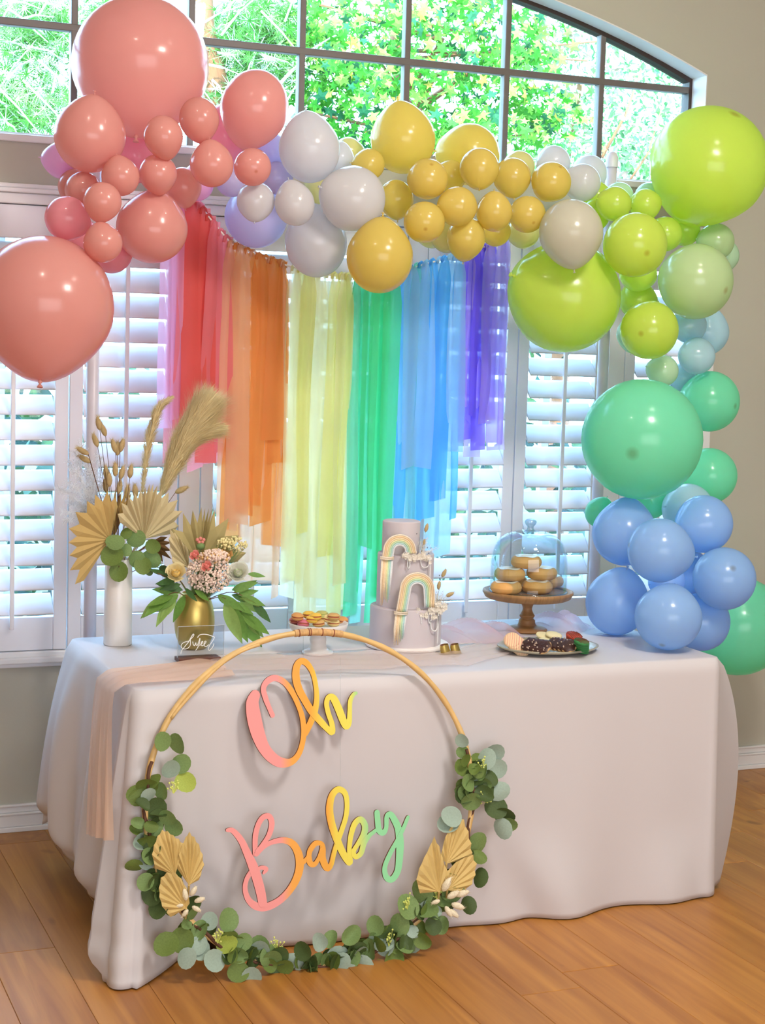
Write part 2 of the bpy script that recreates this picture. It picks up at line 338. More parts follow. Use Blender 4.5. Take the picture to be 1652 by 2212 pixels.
# ================================================================ OUTSIDE
b = MB(); b.box(-14, 16, WT + .02, 24, -.5, -.28); tag(b.obj('ground', M('patio_ground', '3A4632', .9, var=.2, nscale=2)), kind='structure')
MBK = M('bark', '8A5A3C', .9, var=.3, nscale=10, bump=.5, bscale=25); MBK2 = M('pale_twig', 'C8C0B4', .9, var=.2)
def leafmat(n, h, tr=.5): return M(n, h, .6, var=.25, nscale=3, transl=tr, spec=.2)
MAPLE = [leafmat('maple_green', '3E8C28', .28), leafmat('maple_lime', '86BC48', .3), leafmat('maple_dark', '1E5C38', .2), leafmat('maple_gold', 'C8A448', .3)]
def star(r):
    pts = []
    for i in range(10):
        a = PI / 2 + 2 * PI * i / 10; q = r if i % 2 == 0 else r * .42
        if i == 5: q = r * .25
        pts.append((q * math.cos(a), q * math.sin(a), 0 if i % 2 else -r * .15))
    return [(0, 0, r * .06)] + pts, [(0, 1 + i, 1 + (i + 1) % 10) for i in range(10)]
def oval(l, w_): return [(0, 0, 0), (w_ * .5, l * .35, l * .06), (w_ * .38, l * .75, 0), (0, l, -l * .08), (-w_ * .38, l * .75, 0), (-w_ * .5, l * .35, l * .06)], [(0, 1, 2, 3), (0, 3, 4, 5)]
def rot_rand(rr, facing=.0):
    q = Vector((rr.gauss(0, 1), rr.gauss(0, 1) - facing, rr.gauss(0, 1) + .4)).normalized()
    return q.to_track_quat('Z', 'Y').to_matrix() @ Matrix.Rotation(rr.uniform(0, 6.28), 3, 'Z')
def cloud(name, blobs, n, shape, mats, parent, rr, facing=.8, label=None):
    b = MB()
    for i in range(n):
        bl = blobs[rr.randrange(len(blobs))]; q = Vector((rr.gauss(0, .5), rr.gauss(0, .5), rr.gauss(0, .5)))
        if q.length > 1: q.normalize()
        c = Vector(bl[:3]) + Vector((q.x * bl[3], q.y * bl[4], q.z * bl[5])); s = rr.uniform(.6, 1.25); m = rot_rand(rr, facing)
        vs, fs = shape; b.cur = min(len(mats) - 1, int(abs(rr.gauss(0, 1.0)) * 1.3)); b.add([m @ (Vector(v) * s) + c for v in vs], fs)
    return b
rr = random.Random(21)
# centre: sweet-gum like tree with star leaves, single leaves in front, the rest as one mass
t = thing('maple_tree', (2.6, 4.4, -.28), 'sunlit tree with star shaped yellow green leaves behind the middle of the arched window', 'tree')
Pm = lambda u, v, Y: tuple(atY(u, v, Y))
b = MB(); b.tube([(2.9, 4.6, -.28), (2.85, 4.6, 1.4), (2.95, 4.6, 2.6), (2.7, 4.6, 4.4)], [.11, .09, .07, .03], 10); wp('trunk', b, MBK, t, True)
b = MB()
for k in range(16):
    z = rr.uniform(1.9, 3.9); b.tube([(2.9, 4.6, z - .3), (2.9 + rr.uniform(-.6, .6), 4.4, z), (2.9 + rr.uniform(-1.5, 1.5), 4.2 + rr.uniform(-.4, .4), z + rr.uniform(-.2, .5))], [.03, .018, .006], 6)
tag(wp('branches', b, MBK, t), kind='stuff')
blobs = []
for (u, v, ru, rv) in ((760, 60, 130, 90), (930, 40, 120, 90), (1050, 150, 90, 110), (860, 180, 120, 80), (720, 190, 80, 70), (1000, 280, 120, 60), (660, 90, 60, 90), (1130, 120, 60, 110), (1160, 260, 70, 70), (800, 290, 100, 50), (900, -90, 160, 70), (1080, -40, 110, 80)):
    c = atY(u, v, 4.1); blobs.append((c.x, c.y, c.z, ru / 360, .5, rv / 360))
tag(wp('foliage', cloud('f', blobs, 3200, star(.046), MAPLE, t, rr), MAPLE, t), kind='stuff')
sm = [MB().add(*star(.046)).mesh('leaf', m) for m in MAPLE]
for k in range(260):
    bl = blobs[rr.randrange(len(blobs))]; o = put('leaf', sm[min(3, int(abs(rr.gauss(0, 1)) * 1.5))]); o.parent = t
    o.location = Vector((bl[0] + rr.gauss(0, .5) * bl[3], bl[1] - .45 - rr.random() * .2, bl[2] + rr.gauss(0, .5) * bl[5])) - t.location
    o.rotation_euler = rot_rand(rr, 1.5).to_euler(); s = rr.uniform(.7, 1.3); o.scale = (s, s, s)
# left: pine with orange brown trunk and bleached twigs
PIN = [leafmat('pine_green', '4C8C38', .4), leafmat('pine_pale', 'A4CC84', .5), leafmat('pine_white', 'E6F0DE', .5)]
t = thing('pine_tree', (.95, 4.2, -.28), 'pine with orange brown trunk and pale feathery twigs outside the left of the arched window', 'tree')
b = MB(); a0 = atY(432, -60, 4.2); a1 = atY(437, 60, 4.2); a2 = atY(470, 200, 4.2)
b.tube([tuple(atY(455, 900, 4.2)), tuple(atY(462, 330, 4.2)), tuple(a2), tuple(a1), tuple(a0), tuple(atY(430, -300, 4.2))], [.11, .09, .08, .075, .07, .05], 12); wp('trunk', b, MBK, t, True)
b = MB()
for k in range(170):
    u, v = rr.uniform(-40, 640), rr.uniform(-30, 300); c = atY(u, v, 4.0 + rr.uniform(-.3, .5)); a = rr.uniform(-1, 1.4); l = rr.uniform(.1, .5)
    b.tube([c, c + Vector((l * .5 * math.cos(a), 0, l * .5 * math.sin(a) + .02)), c + Vector((l * math.cos(a), rr.uniform(-.1, .1), l * math.sin(a)))], [.007, .005, .002], 4)
tag(wp('twigs', b, MBK2, t), kind='stuff')
blobs = []
for (u, v, ru, rv) in ((60, 120, 110, 90), (100, 230, 120, 60), (60, 20, 100, 50), (250, 30, 90, 60), (120, 60, 120, 90), (520, 60, 110, 80), (480, 240, 90, 60), (600, 110, 60, 90), (-120, 40, 120, 110), (-260, 120, 130, 120), (-60, 200, 120, 80), (-150, -80, 160, 80), (150, -90, 150, 60), (-420, 40, 140, 140), (480, 130, 80, 80), (560, 40, 80, 60), (560, 180, 70, 60), (30, 250, 80, 60), (330, 150, 120, 130)):
    c = atY(u, v, 4.3); blobs.append((c.x, c.y, c.z, ru / 360, .4, rv / 360))
tuft = ([(0, 0, 0)] + [(.0035 * (-1) ** i + .11 * math.cos(a), .11 * math.sin(a), .02 * math.sin(3 * a)) for i, a in enumerate([2 * PI * j / 14 + (.07 if j % 2 else 0) for j in range(14)])], [(0, 1 + 2 * j, 2 + 2 * j) for j in range(7)])
def needles(n_, l):
    vs = []; fs = []
    for j in range(n_):
        a = 2 * PI * j / n_; d = Vector((math.cos(a), math.sin(a), .3 * math.sin(2.3 * j))); s_ = Vector((-math.sin(a), math.cos(a), 0)) * .0035
        o = len(vs); vs += [tuple(-s_), tuple(s_), tuple(d * l * (.7 + .3 * math.sin(j * 5)))]; fs.append((o, o + 1, o + 2))
    return vs, fs
tag(wp('needles', cloud('n', blobs, 4600, needles(11, .12), PIN, t, rr), PIN, t), kind='stuff')
# right: fine leaved tree
FIN = [leafmat('olive_pale', 'B4D49A', .5), leafmat('olive_green', '6EA860', .5), leafmat('olive_deep', '4E7E58', .4), leafmat('olive_brown', '8E7468', .3)]
t = thing('olive_tree', (4.4, 5.2, -.28), 'fine leaved pale green tree behind the right end of the arched window', 'tree')
b = MB(); b.tube([(4.4, 5.2, -.28), (4.45, 5.2, 1.4), (4.3, 5.2, 2.4), (4.5, 5.2, 3.6)], [.1, .07, .05, .02], 10)
b.tube([Pm(1300, 340, 4.6), Pm(1350, 250, 4.6), Pm(1385, 150, 4.6)], [.012, .01, .005], 6); b.tube([Pm(1360, 390, 4.6), Pm(1400, 330, 4.6), Pm(1430, 230, 4.6)], [.009, .007, .004], 6); wp('trunk', b, MBK, t, True)
blobs = []
for (u, v, ru, rv) in ((1220, 90, 110, 80), (1350, 140, 110, 90), (1430, 250, 100, 90), (1260, 240, 110, 100), (1340, 330, 120, 70), (1430, 370, 80, 60), (1180, 330, 80, 60), (1480, 130, 70, 90), (1560, 60, 110, 120), (1680, 200, 110, 120), (1350, -60, 130, 90)):
    c = atY(u, v, 5.0); blobs.append((c.x, c.y, c.z, ru / 330, .5, rv / 330))
tag(wp('foliage', cloud('f', blobs, 6800, oval(.06, .026), FIN, t, rr), FIN, t), kind='stuff')
# low garden hedge seen between the louvres
HED = [leafmat('hedge_green', '284C22', .2), leafmat('hedge_blue', '2C5048', .2), leafmat('hedge_dark', '142C1C', .1)]
t = thing('garden_hedge', (1.6, 3.4, -.28), 'leafy green hedge glimpsed outside between the white shutter louvres', 'hedge')
blobs = [(-1.5 + i * .62, 3.2 + .3 * math.sin(i * 2.1), .75 + .25 * math.sin(i * 1.3), .8, .5, 1.0) for i in range(14)]
tag(wp('foliage', cloud('f', blobs, 4200, oval(.15, .08), HED, t, rr), HED, t), kind='stuff')
b = MB()
for i in range(14): b.tube([(blobs[i][0], 3.3, -.28), (blobs[i][0] + .1, 3.25, .7)], [.02, .01], 6)
tag(wp('stems', b, MBK, t), kind='stuff')

# ================================================================ TABLE, CLOTH, TULLE
TX, TY, TR, TW, TD = -.338, -1.287, .0104, 1.8266, .7839
ct, st_ = math.cos(TR), math.sin(TR)
def TP(a, c, z=.745): return Vector((TX + a * ct - c * st_, TY + a * st_ + c * ct, z))
ctr = TP(TW / 2, TD / 2, 0)
t = thing('folding_table', ctr, 'long folding table hidden under the white tablecloth, one black foot showing', 'table', None)
MPL = M('table_plastic', 'CFCFC8', .5); MTB = M('table_steel', '2A2C2E', .4, metal=.6)
b = MB(); vs = [TP(a, c, z) for a in (.012, TW - .012) for c in (.012, TD - .012) for z in (.695, .738)]
b.add(vs, [(0, 1, 3, 2), (4, 6, 7, 5), (0, 4, 5, 1), (2, 3, 7, 6), (0, 2, 6, 4), (1, 5, 7, 3)]); bevel(wp('tabletop', b, MPL, t), .006)
for a in (.2, TW - .2):
    for c in (.06, TD - .06):
        b = MB(); q = TP(a, c, 0); b.tube([(q.x, q.y, .02), (q.x, q.y, .70)], .014, 10); lg = wp('leg', b, MTB, t, True)
        b = MB(); b.lathe([(.02, 0), (.021, .03), (.017, .035)], 12, (q.x, q.y, 0), capt=True, capb=True); f_ = wp('foot', b, MTB, t)
    b = MB(); b.tube([TP(a, .06, .12), TP(a, TD - .06, .12)], .011, 8); wp('crossbar', b, MTB, t, True)
MCL = M('white_satin', 'CFCBCE', .62, var=.02, nscale=2, bump=.12, bscale=9, spec=.3)
def cloth():
    g = .012; rc = .035; W, D = TW + 2 * g, TD + 2 * g; seg = []
    def edge(p, q, n):
        return [((p[0] + (q[0] - p[0]) * i / n, p[1] + (q[1] - p[1]) * i / n)) for i in range(n)]
    st = []
    def corner(cx, cy, a0, n=14): return [((cx + rc * math.cos(a0 + PI / 2 * i / n), cy + rc * math.sin(a0 + PI / 2 * i / n)), a0 + PI / 2 * i / n) for i in range(n)]
    x0, x1, y0, y1 = -g, TW + g, -g, TD + g
    for p in edge((x0 + rc, y0), (x1 - rc, y0), 190): st.append((p, -PI / 2))
    st += corner(x1 - rc, y0 + rc, -PI / 2)
    for p in edge((x1, y0 + rc), (x1, y1 - rc), 90): st.append((p, 0))
    st += corner(x1 - rc, y1 - rc, 0)
    for p in edge((x1 - rc, y1), (x0 + rc, y1), 120): st.append((p, PI / 2))
    st += corner(x0 + rc, y1 - rc, PI / 2)
    for p in edge((x0, y1 - rc), (x0, y0 + rc), 100): st.append((p, PI))
    st += corner(x0 + rc, y0 + rc, PI)
    per = [0.]; n = len(st)
    for i in range(1, n): per.append(per[-1] + math.dist(st[i][0], st[i - 1][0]))
    NV = 46; vs = []
    for i, ((a, c), an) in enumerate(st):
        nx, ny = math.cos(an), math.sin(an)
        # position along the edges
        front = max(0, min(1, -ny)) if an <= 0 or an > PI else 0
        dFL = math.hypot(a - x0, c - y0); dFR = math.hypot(a - x1, c - y0); dBL = math.hypot(a - x0, c - y1); dBR = math.hypot(a - x1, c - y1)
        if an < 0 or an > PI * 1.02:  # front run or its corners
            zh = .004 + .05 * gau(a, .19, .06) + .0 * a
        elif an < PI / 2 * .98: zh = .02 + .02 * math.sin(c * 9)
        elif an < PI * .98: zh = .03 + .13 * smoothstep(.25, .0, a)
        else: zh = .004 + (.09 + .015 * math.sin(c * 22) + .09 * smoothstep(.35, .75, c)) * smoothstep(.02, .16, c)
        for j in range(NV):
            t_ = j / (NV - 1); z = .747 - (.747 - zh) * t_; d = t_
            if j == 0: pos = TP(a - nx * .012, c - ny * .012, .7475)
            else:
                off = .004 + .022 * d
                if an == -PI / 2:   # front panel: nearly straight, soft folds towards the floor
                    off += d ** 1.5 * (.006 * math.sin(a * 11 + .6) + .010 * math.sin(a * 5.1 + 1.9) + .005 * math.sin(a * 23 + 2))
                    off += .030 * gau(a, 1.30 - .25 * (1 - d), .09) * smoothstep(.6, .95, d) - .022 * gau(a, 1.18 - .3 * (1 - d), .06) * smoothstep(.6, .98, d) + .03 * gau(a, 1.68, .10) * smoothstep(.65, 1, d)
                    off += .004 * gau(a, .45 + .4 * d, .02) * smoothstep(.7, .9, d) - .018 * gau(a, .14, .05) * d
                elif an == 0: off += math.sin(PI * .80 * d ** .75) * (.075 + .02 * math.sin(c * 17 + 1.0) + .012 * math.sin(c * 31)) + .045 * gau(c, .20, .09) * math.sin(PI * min(1, d ** .7)) - .03 * d * gau(c, .03, .06)
                elif an == PI / 2: off += d * (.02 + .03 * math.sin(a * 19))
                elif an == PI: off += d ** .8 * (.028 + .017 * smoothstep(.2, .45, c) + .022 * math.sin(c * 24 + .5) + .012 * math.sin(c * 47)) - .05 * smoothstep(.86, 1, d) ** 2 + .035 * gau(c, .62, .12) * math.sin(PI * min(1, d * 1.1))
                p = TP(a, c, z); n_ = Vector((nx * ct - ny * st_, nx * st_ + ny * ct, 0)); pos = p + n_ * off
                k = gau(dFL, 0, .085) * d ** 1.15; pos += Vector((-.075, -.155, 0)) * k
                pos += Vector((.02, .02, 0)) * gau(dFL, .16, .05) * d * (1 if an == PI else .6)
                k = gau(dBL, 0, .16) * d ** .8; pos += Vector((-.05, .04, 0)) * k
                k = gau(dFR, 0, .05) * d; pos += Vector((-.012, -.012, 0)) * k
                k = gau(dBR, 0, .12) * d ** .8; pos += Vector((.07, .07, 0)) * k
                # small creases near the floor at the front left fold
                if dFL < .2 and d > .7: pos += n_ * .0022 * math.sin(d * 50 + a * 35 + c * 21) * smoothstep(.7, .9, d)
                if j == 1: pos = TP(a, c, .7455) - Vector((nx * .003, ny * .003, 0))
            vs.append(pos)
    b = MB(); fs = []
    # vertex order: station-major
    for i in range(n):
        k = (i + 1) % n
        for j in range(NV - 1): fs.append((i * NV + j, k * NV + j, k * NV + j + 1, i * NV + j + 1))
    b.add(vs, fs)
    # top sheet
    c0 = len(b.v); c = TP(TW / 2, TD / 2, .7475)
    for r_ in range(1, 13):
        for i in range(n):
            q = vs[i * NV]; (a, cc), _ = st[i]; m_ = TP(max(D / 2, min(W - D / 2, a)), TD / 2, .7475); k_ = (r_ / 12) ** 1.3 if r_ < 12 else .999; w_ = q + (m_ - q) * k_
            w_.z += .0012 * math.sin(w_.x * 9 + 1) * math.sin(w_.y * 13) * min(1, r_ / 3); b.v.append(tuple(w_))
    for i in range(n): k = (i + 1) % n; b.f.append((i * NV, c0 + i, c0 + k, k * NV)); b.mi.append(0)
    for r_ in range(11):
        for i in range(n): k = (i + 1) % n; o_ = c0 + r_ * n; b.f.append((o_ + i, o_ + n + i, o_ + n + k, o_ + k)); b.mi.append(0)
    return b
b = cloth(); o = b.obj('tablecloth', MCL, None, True, origin=ctr); solid(o, .0016, -1); 
tag(o, 'white satin tablecloth draped to the floor over the long dessert table', 'tablecloth')
# peach tulle runner falling over the left end
MTU = M('peach_tulle', 'F4D4BE', .8, var=.04, transl=.35, transp=.34, spec=.1)
MTP = M('pink_tulle', 'EED2E0', .8, var=.04, transl=.4, transp=.62, spec=.1)
def sheet(fn, nu, nv, name, mat, parent=None, **k):
    b = MB(); b.grid(fn, nu, nv); return b
def left_drape(s, t):
    # s across (0 back .. 1 front), t down
    yb = -1.065 - .205 * s; wob = .012 * math.sin(s * 19) + .008 * math.sin(s * 33)
    if t < .5:
        k = t / .5; x = -.04 + (-.378 + .04) * k; y = yb * k + (-.93 - .27 * s) * (1 - k)
        return Vector((x, y, .7525 + .004 + .004 * math.sin(s * 25 + x * 12) + .002 + (.0 if k < .97 else -.003)))
    k = (t - .5) / .5; z = .75 - k * (.42 - .07 * s) + .0; x = -.382 - .052 * k ** .6 + .7 * wob * k
    return Vector((x - .012, yb - (.10 + .09 * s) * k, z))
b = MB(); b.grid(left_drape, 40, 50); o = b.obj('tulle_drape', MTU, None, True, origin=(-.38, -1.16, .745)); tag(o, 'sheer peach tulle drape hanging over the left end of the table', 'fabric')
def runner(s, t):
    # s along the table, t across
    pts = [(-.05, -1.02, .12), (.18, -1.06, .12), (.45, -1.08, .13), (.66, -1.12, .10), (.95, -.93, .10)]
    k = s * (len(pts) - 1); i = min(int(k), len(pts) - 2); f_ = k - i; f_ = f_ * f_ * (3 - 2 * f_); p = [a + (c - a) * f_ for a, c in zip(pts[i], pts[i + 1])]
    return Vector((p[0] + .0, p[1] + (t - .5) * 2 * p[2], .7558 + .003 * math.sin(t * 19 + s * 14) + .002 * math.sin(s * 40)))
b = MB(); b.grid(runner, 60, 22); o = b.obj('tulle_runner', M('runner_tulle', 'F6E2DA', .8, var=.04, transl=.3, transp=.66, spec=.1), None, True, origin=(.4, -1.05, .75)); tag(o, 'flat peach tulle runner lying along the front of the table top', 'fabric')
def swirl(x0, x1, y, h, ph, wd):
    def f_(s, t):
        x = x0 + (x1 - x0) * s; e = math.sin(PI * s) ** .5 * math.sin(PI * t) ** .7
        z = .752 + e * h * (.35 + .65 * abs(math.sin(s * 8.5 + ph + t * 1.3))) + e * .008 * math.sin(t * 21 + s * 30)
        return Vector((x, y + (t - .5) * wd + .03 * math.sin(s * 7 + ph), z))
    return f_
b = MB(); b.grid(swirl(.76, 1.04, -.78, .055, .3, .26), 50, 24); o = b.obj('tulle_swirl', MTP, None, True, origin=(.9, -.78, .75)); tag(o, 'crumpled sheer pink tulle between the cake and the wooden cake stand', 'fabric', 'crumpled tulle')
b = MB(); b.grid(swirl(1.17, 1.36, -.66, .05, 1.4, .22), 50, 24); o = b.obj('tulle_swirl', MTP, None, True, origin=(1.26, -.66, .75)); tag(o, 'crumpled sheer pink tulle between the wooden cake stand and the blue balloons', 'fabric', 'crumpled tulle')

# ================================================================ BALLOON ARCH
def latex(name, hexc, tr, rough=.22, bloom=0.):
    m = M(name, hexc, rough, var=.02, nscale=2, transl=tr, spec=.5, coat=.25)
    t = m.node_tree; N = t.nodes; L = t.links; p = N['Principled BSDF']
    # thicker, darker rubber at the tip of the balloon
    tcn = N.new('ShaderNodeTexCoord'); dz = N.new('ShaderNodeVectorMath'); dz.operation = 'DISTANCE'; dz.inputs[1].default_value = (0, 0, 1.0); L.new(tcn.outputs['Object'], dz.inputs[0])
    rp = N.new('ShaderNodeValToRGB'); rp.color_ramp.elements[0].position = .035; rp.color_ramp.elements[0].color = (.80, .66, .55, 1); rp.color_ramp.elements[1].position = .13; rp.color_ramp.elements[1].color = (1, 1, 1, 1); L.new(dz.outputs['Value'], rp.inputs[0])
    src = p.inputs['Base Color'].links[0].from_socket; mx = N.new('ShaderNodeMix'); mx.data_type = 'RGBA'; mx.blend_type = 'MULTIPLY'; mx.inputs[0].default_value = 1
    L.new(src, mx.inputs[6]); L.new(rp.outputs[0], mx.inputs[7]); L.new(mx.outputs[2], p.inputs['Base Color'])
    for n in N:
        if n.type == 'BSDF_TRANSLUCENT': L.new(mx.outputs[2], n.inputs[0])
    return m
BM = {'P': latex('peach_latex', 'F0B0A6', .46), 'R': latex('pink_latex', 'F6ACB4', .5), 'L': latex('lilac_latex', 'F2BEDC', .4), 'W': latex('white_latex', 'E4E2E2', .46), 'V': latex('pearl_latex', 'DAD4F0', .42),
      'C': latex('cream_latex', 'E8DFA0', .42), 'Y': latex('yellow_latex', 'ECD674', .48), 'K': latex('ivory_latex', 'DEDAC8', .46), 'G': latex('lime_latex', 'DCEE6C', .5), 'H': latex('pale_lime_latex', 'D2E8B4', .42),
      'I': latex('mint_white_latex', 'D4EECC', .42), 'J': latex('ice_latex', 'C8E8F0', .42), 'T': latex('mint_latex', '90F0C8', .48), 'B': latex('sky_latex', 'AED6FF', .48)}
CN = {'P': 'peach', 'R': 'pink', 'L': 'lilac pink', 'W': 'white', 'V': 'pearl white', 'C': 'cream', 'Y': 'yellow', 'K': 'ivory', 'G': 'lime green', 'H': 'pale lime', 'I': 'whitish green', 'J': 'icy white', 'T': 'mint green', 'B': 'sky blue'}
def balloon_mesh():
    b = MB(); n, m = 40, 26; prof = []
    for k in range(1, m):
        a = PI * k / m; z = math.cos(a); r = math.sin(a)
        if z < -.2: r *= 1 - .10 * ((-z - .2) / .8) ** 1.3; z = z * (1 + .10 * ((-z - .2) / .8) ** 3)
        prof.append((r, z))
    vs = [(0, 0, 1)]; fs = []
    for r, z in prof:
        for i in range(n): vs.append((r * math.cos(2 * PI * i / n), r * math.sin(2 * PI * i / n), z))
    vs.append((0, 0, -1.11)); T = len(vs) - 1
    for i in range(n): fs.append((0, 1 + i, 1 + (i + 1) % n)); fs.append((T, T - n + (i + 1) % n, T - n + i))
    for k in range(m - 2):
        for i in range(n): j = (i + 1) % n; fs.append((1 + k * n + i, 1 + (k + 1) * n + i, 1 + (k + 1) * n + j, 1 + k * n + j))
    b.add(vs, fs); return b
def knot_mesh():
    b = MB(); b.lathe([(.012, -1.09), (.03, -1.12), (.03, -1.14), (.012, -1.16), (.035, -1.19), (.045, -1.21), (.03, -1.215)], 10, capt=True); return b
BME = {k: balloon_mesh().mesh('balloon', m, True) for k, m in BM.items()}
KME = {k: knot_mesh().mesh('knot', m, True) for k, m in BM.items()}
TIPS = {62: (1388, 557), 64: (1375, 727), 82: (1347, 985), 63: (1558, 635), 94: (1423, 1392), 45: (918, 502), 60: (1572, 262), 8: (556, 378), 44: (1150, 487), 40: (1207, 366), 37: (931, 362), 92: (1570, 1225), 83: (1580, 880)}
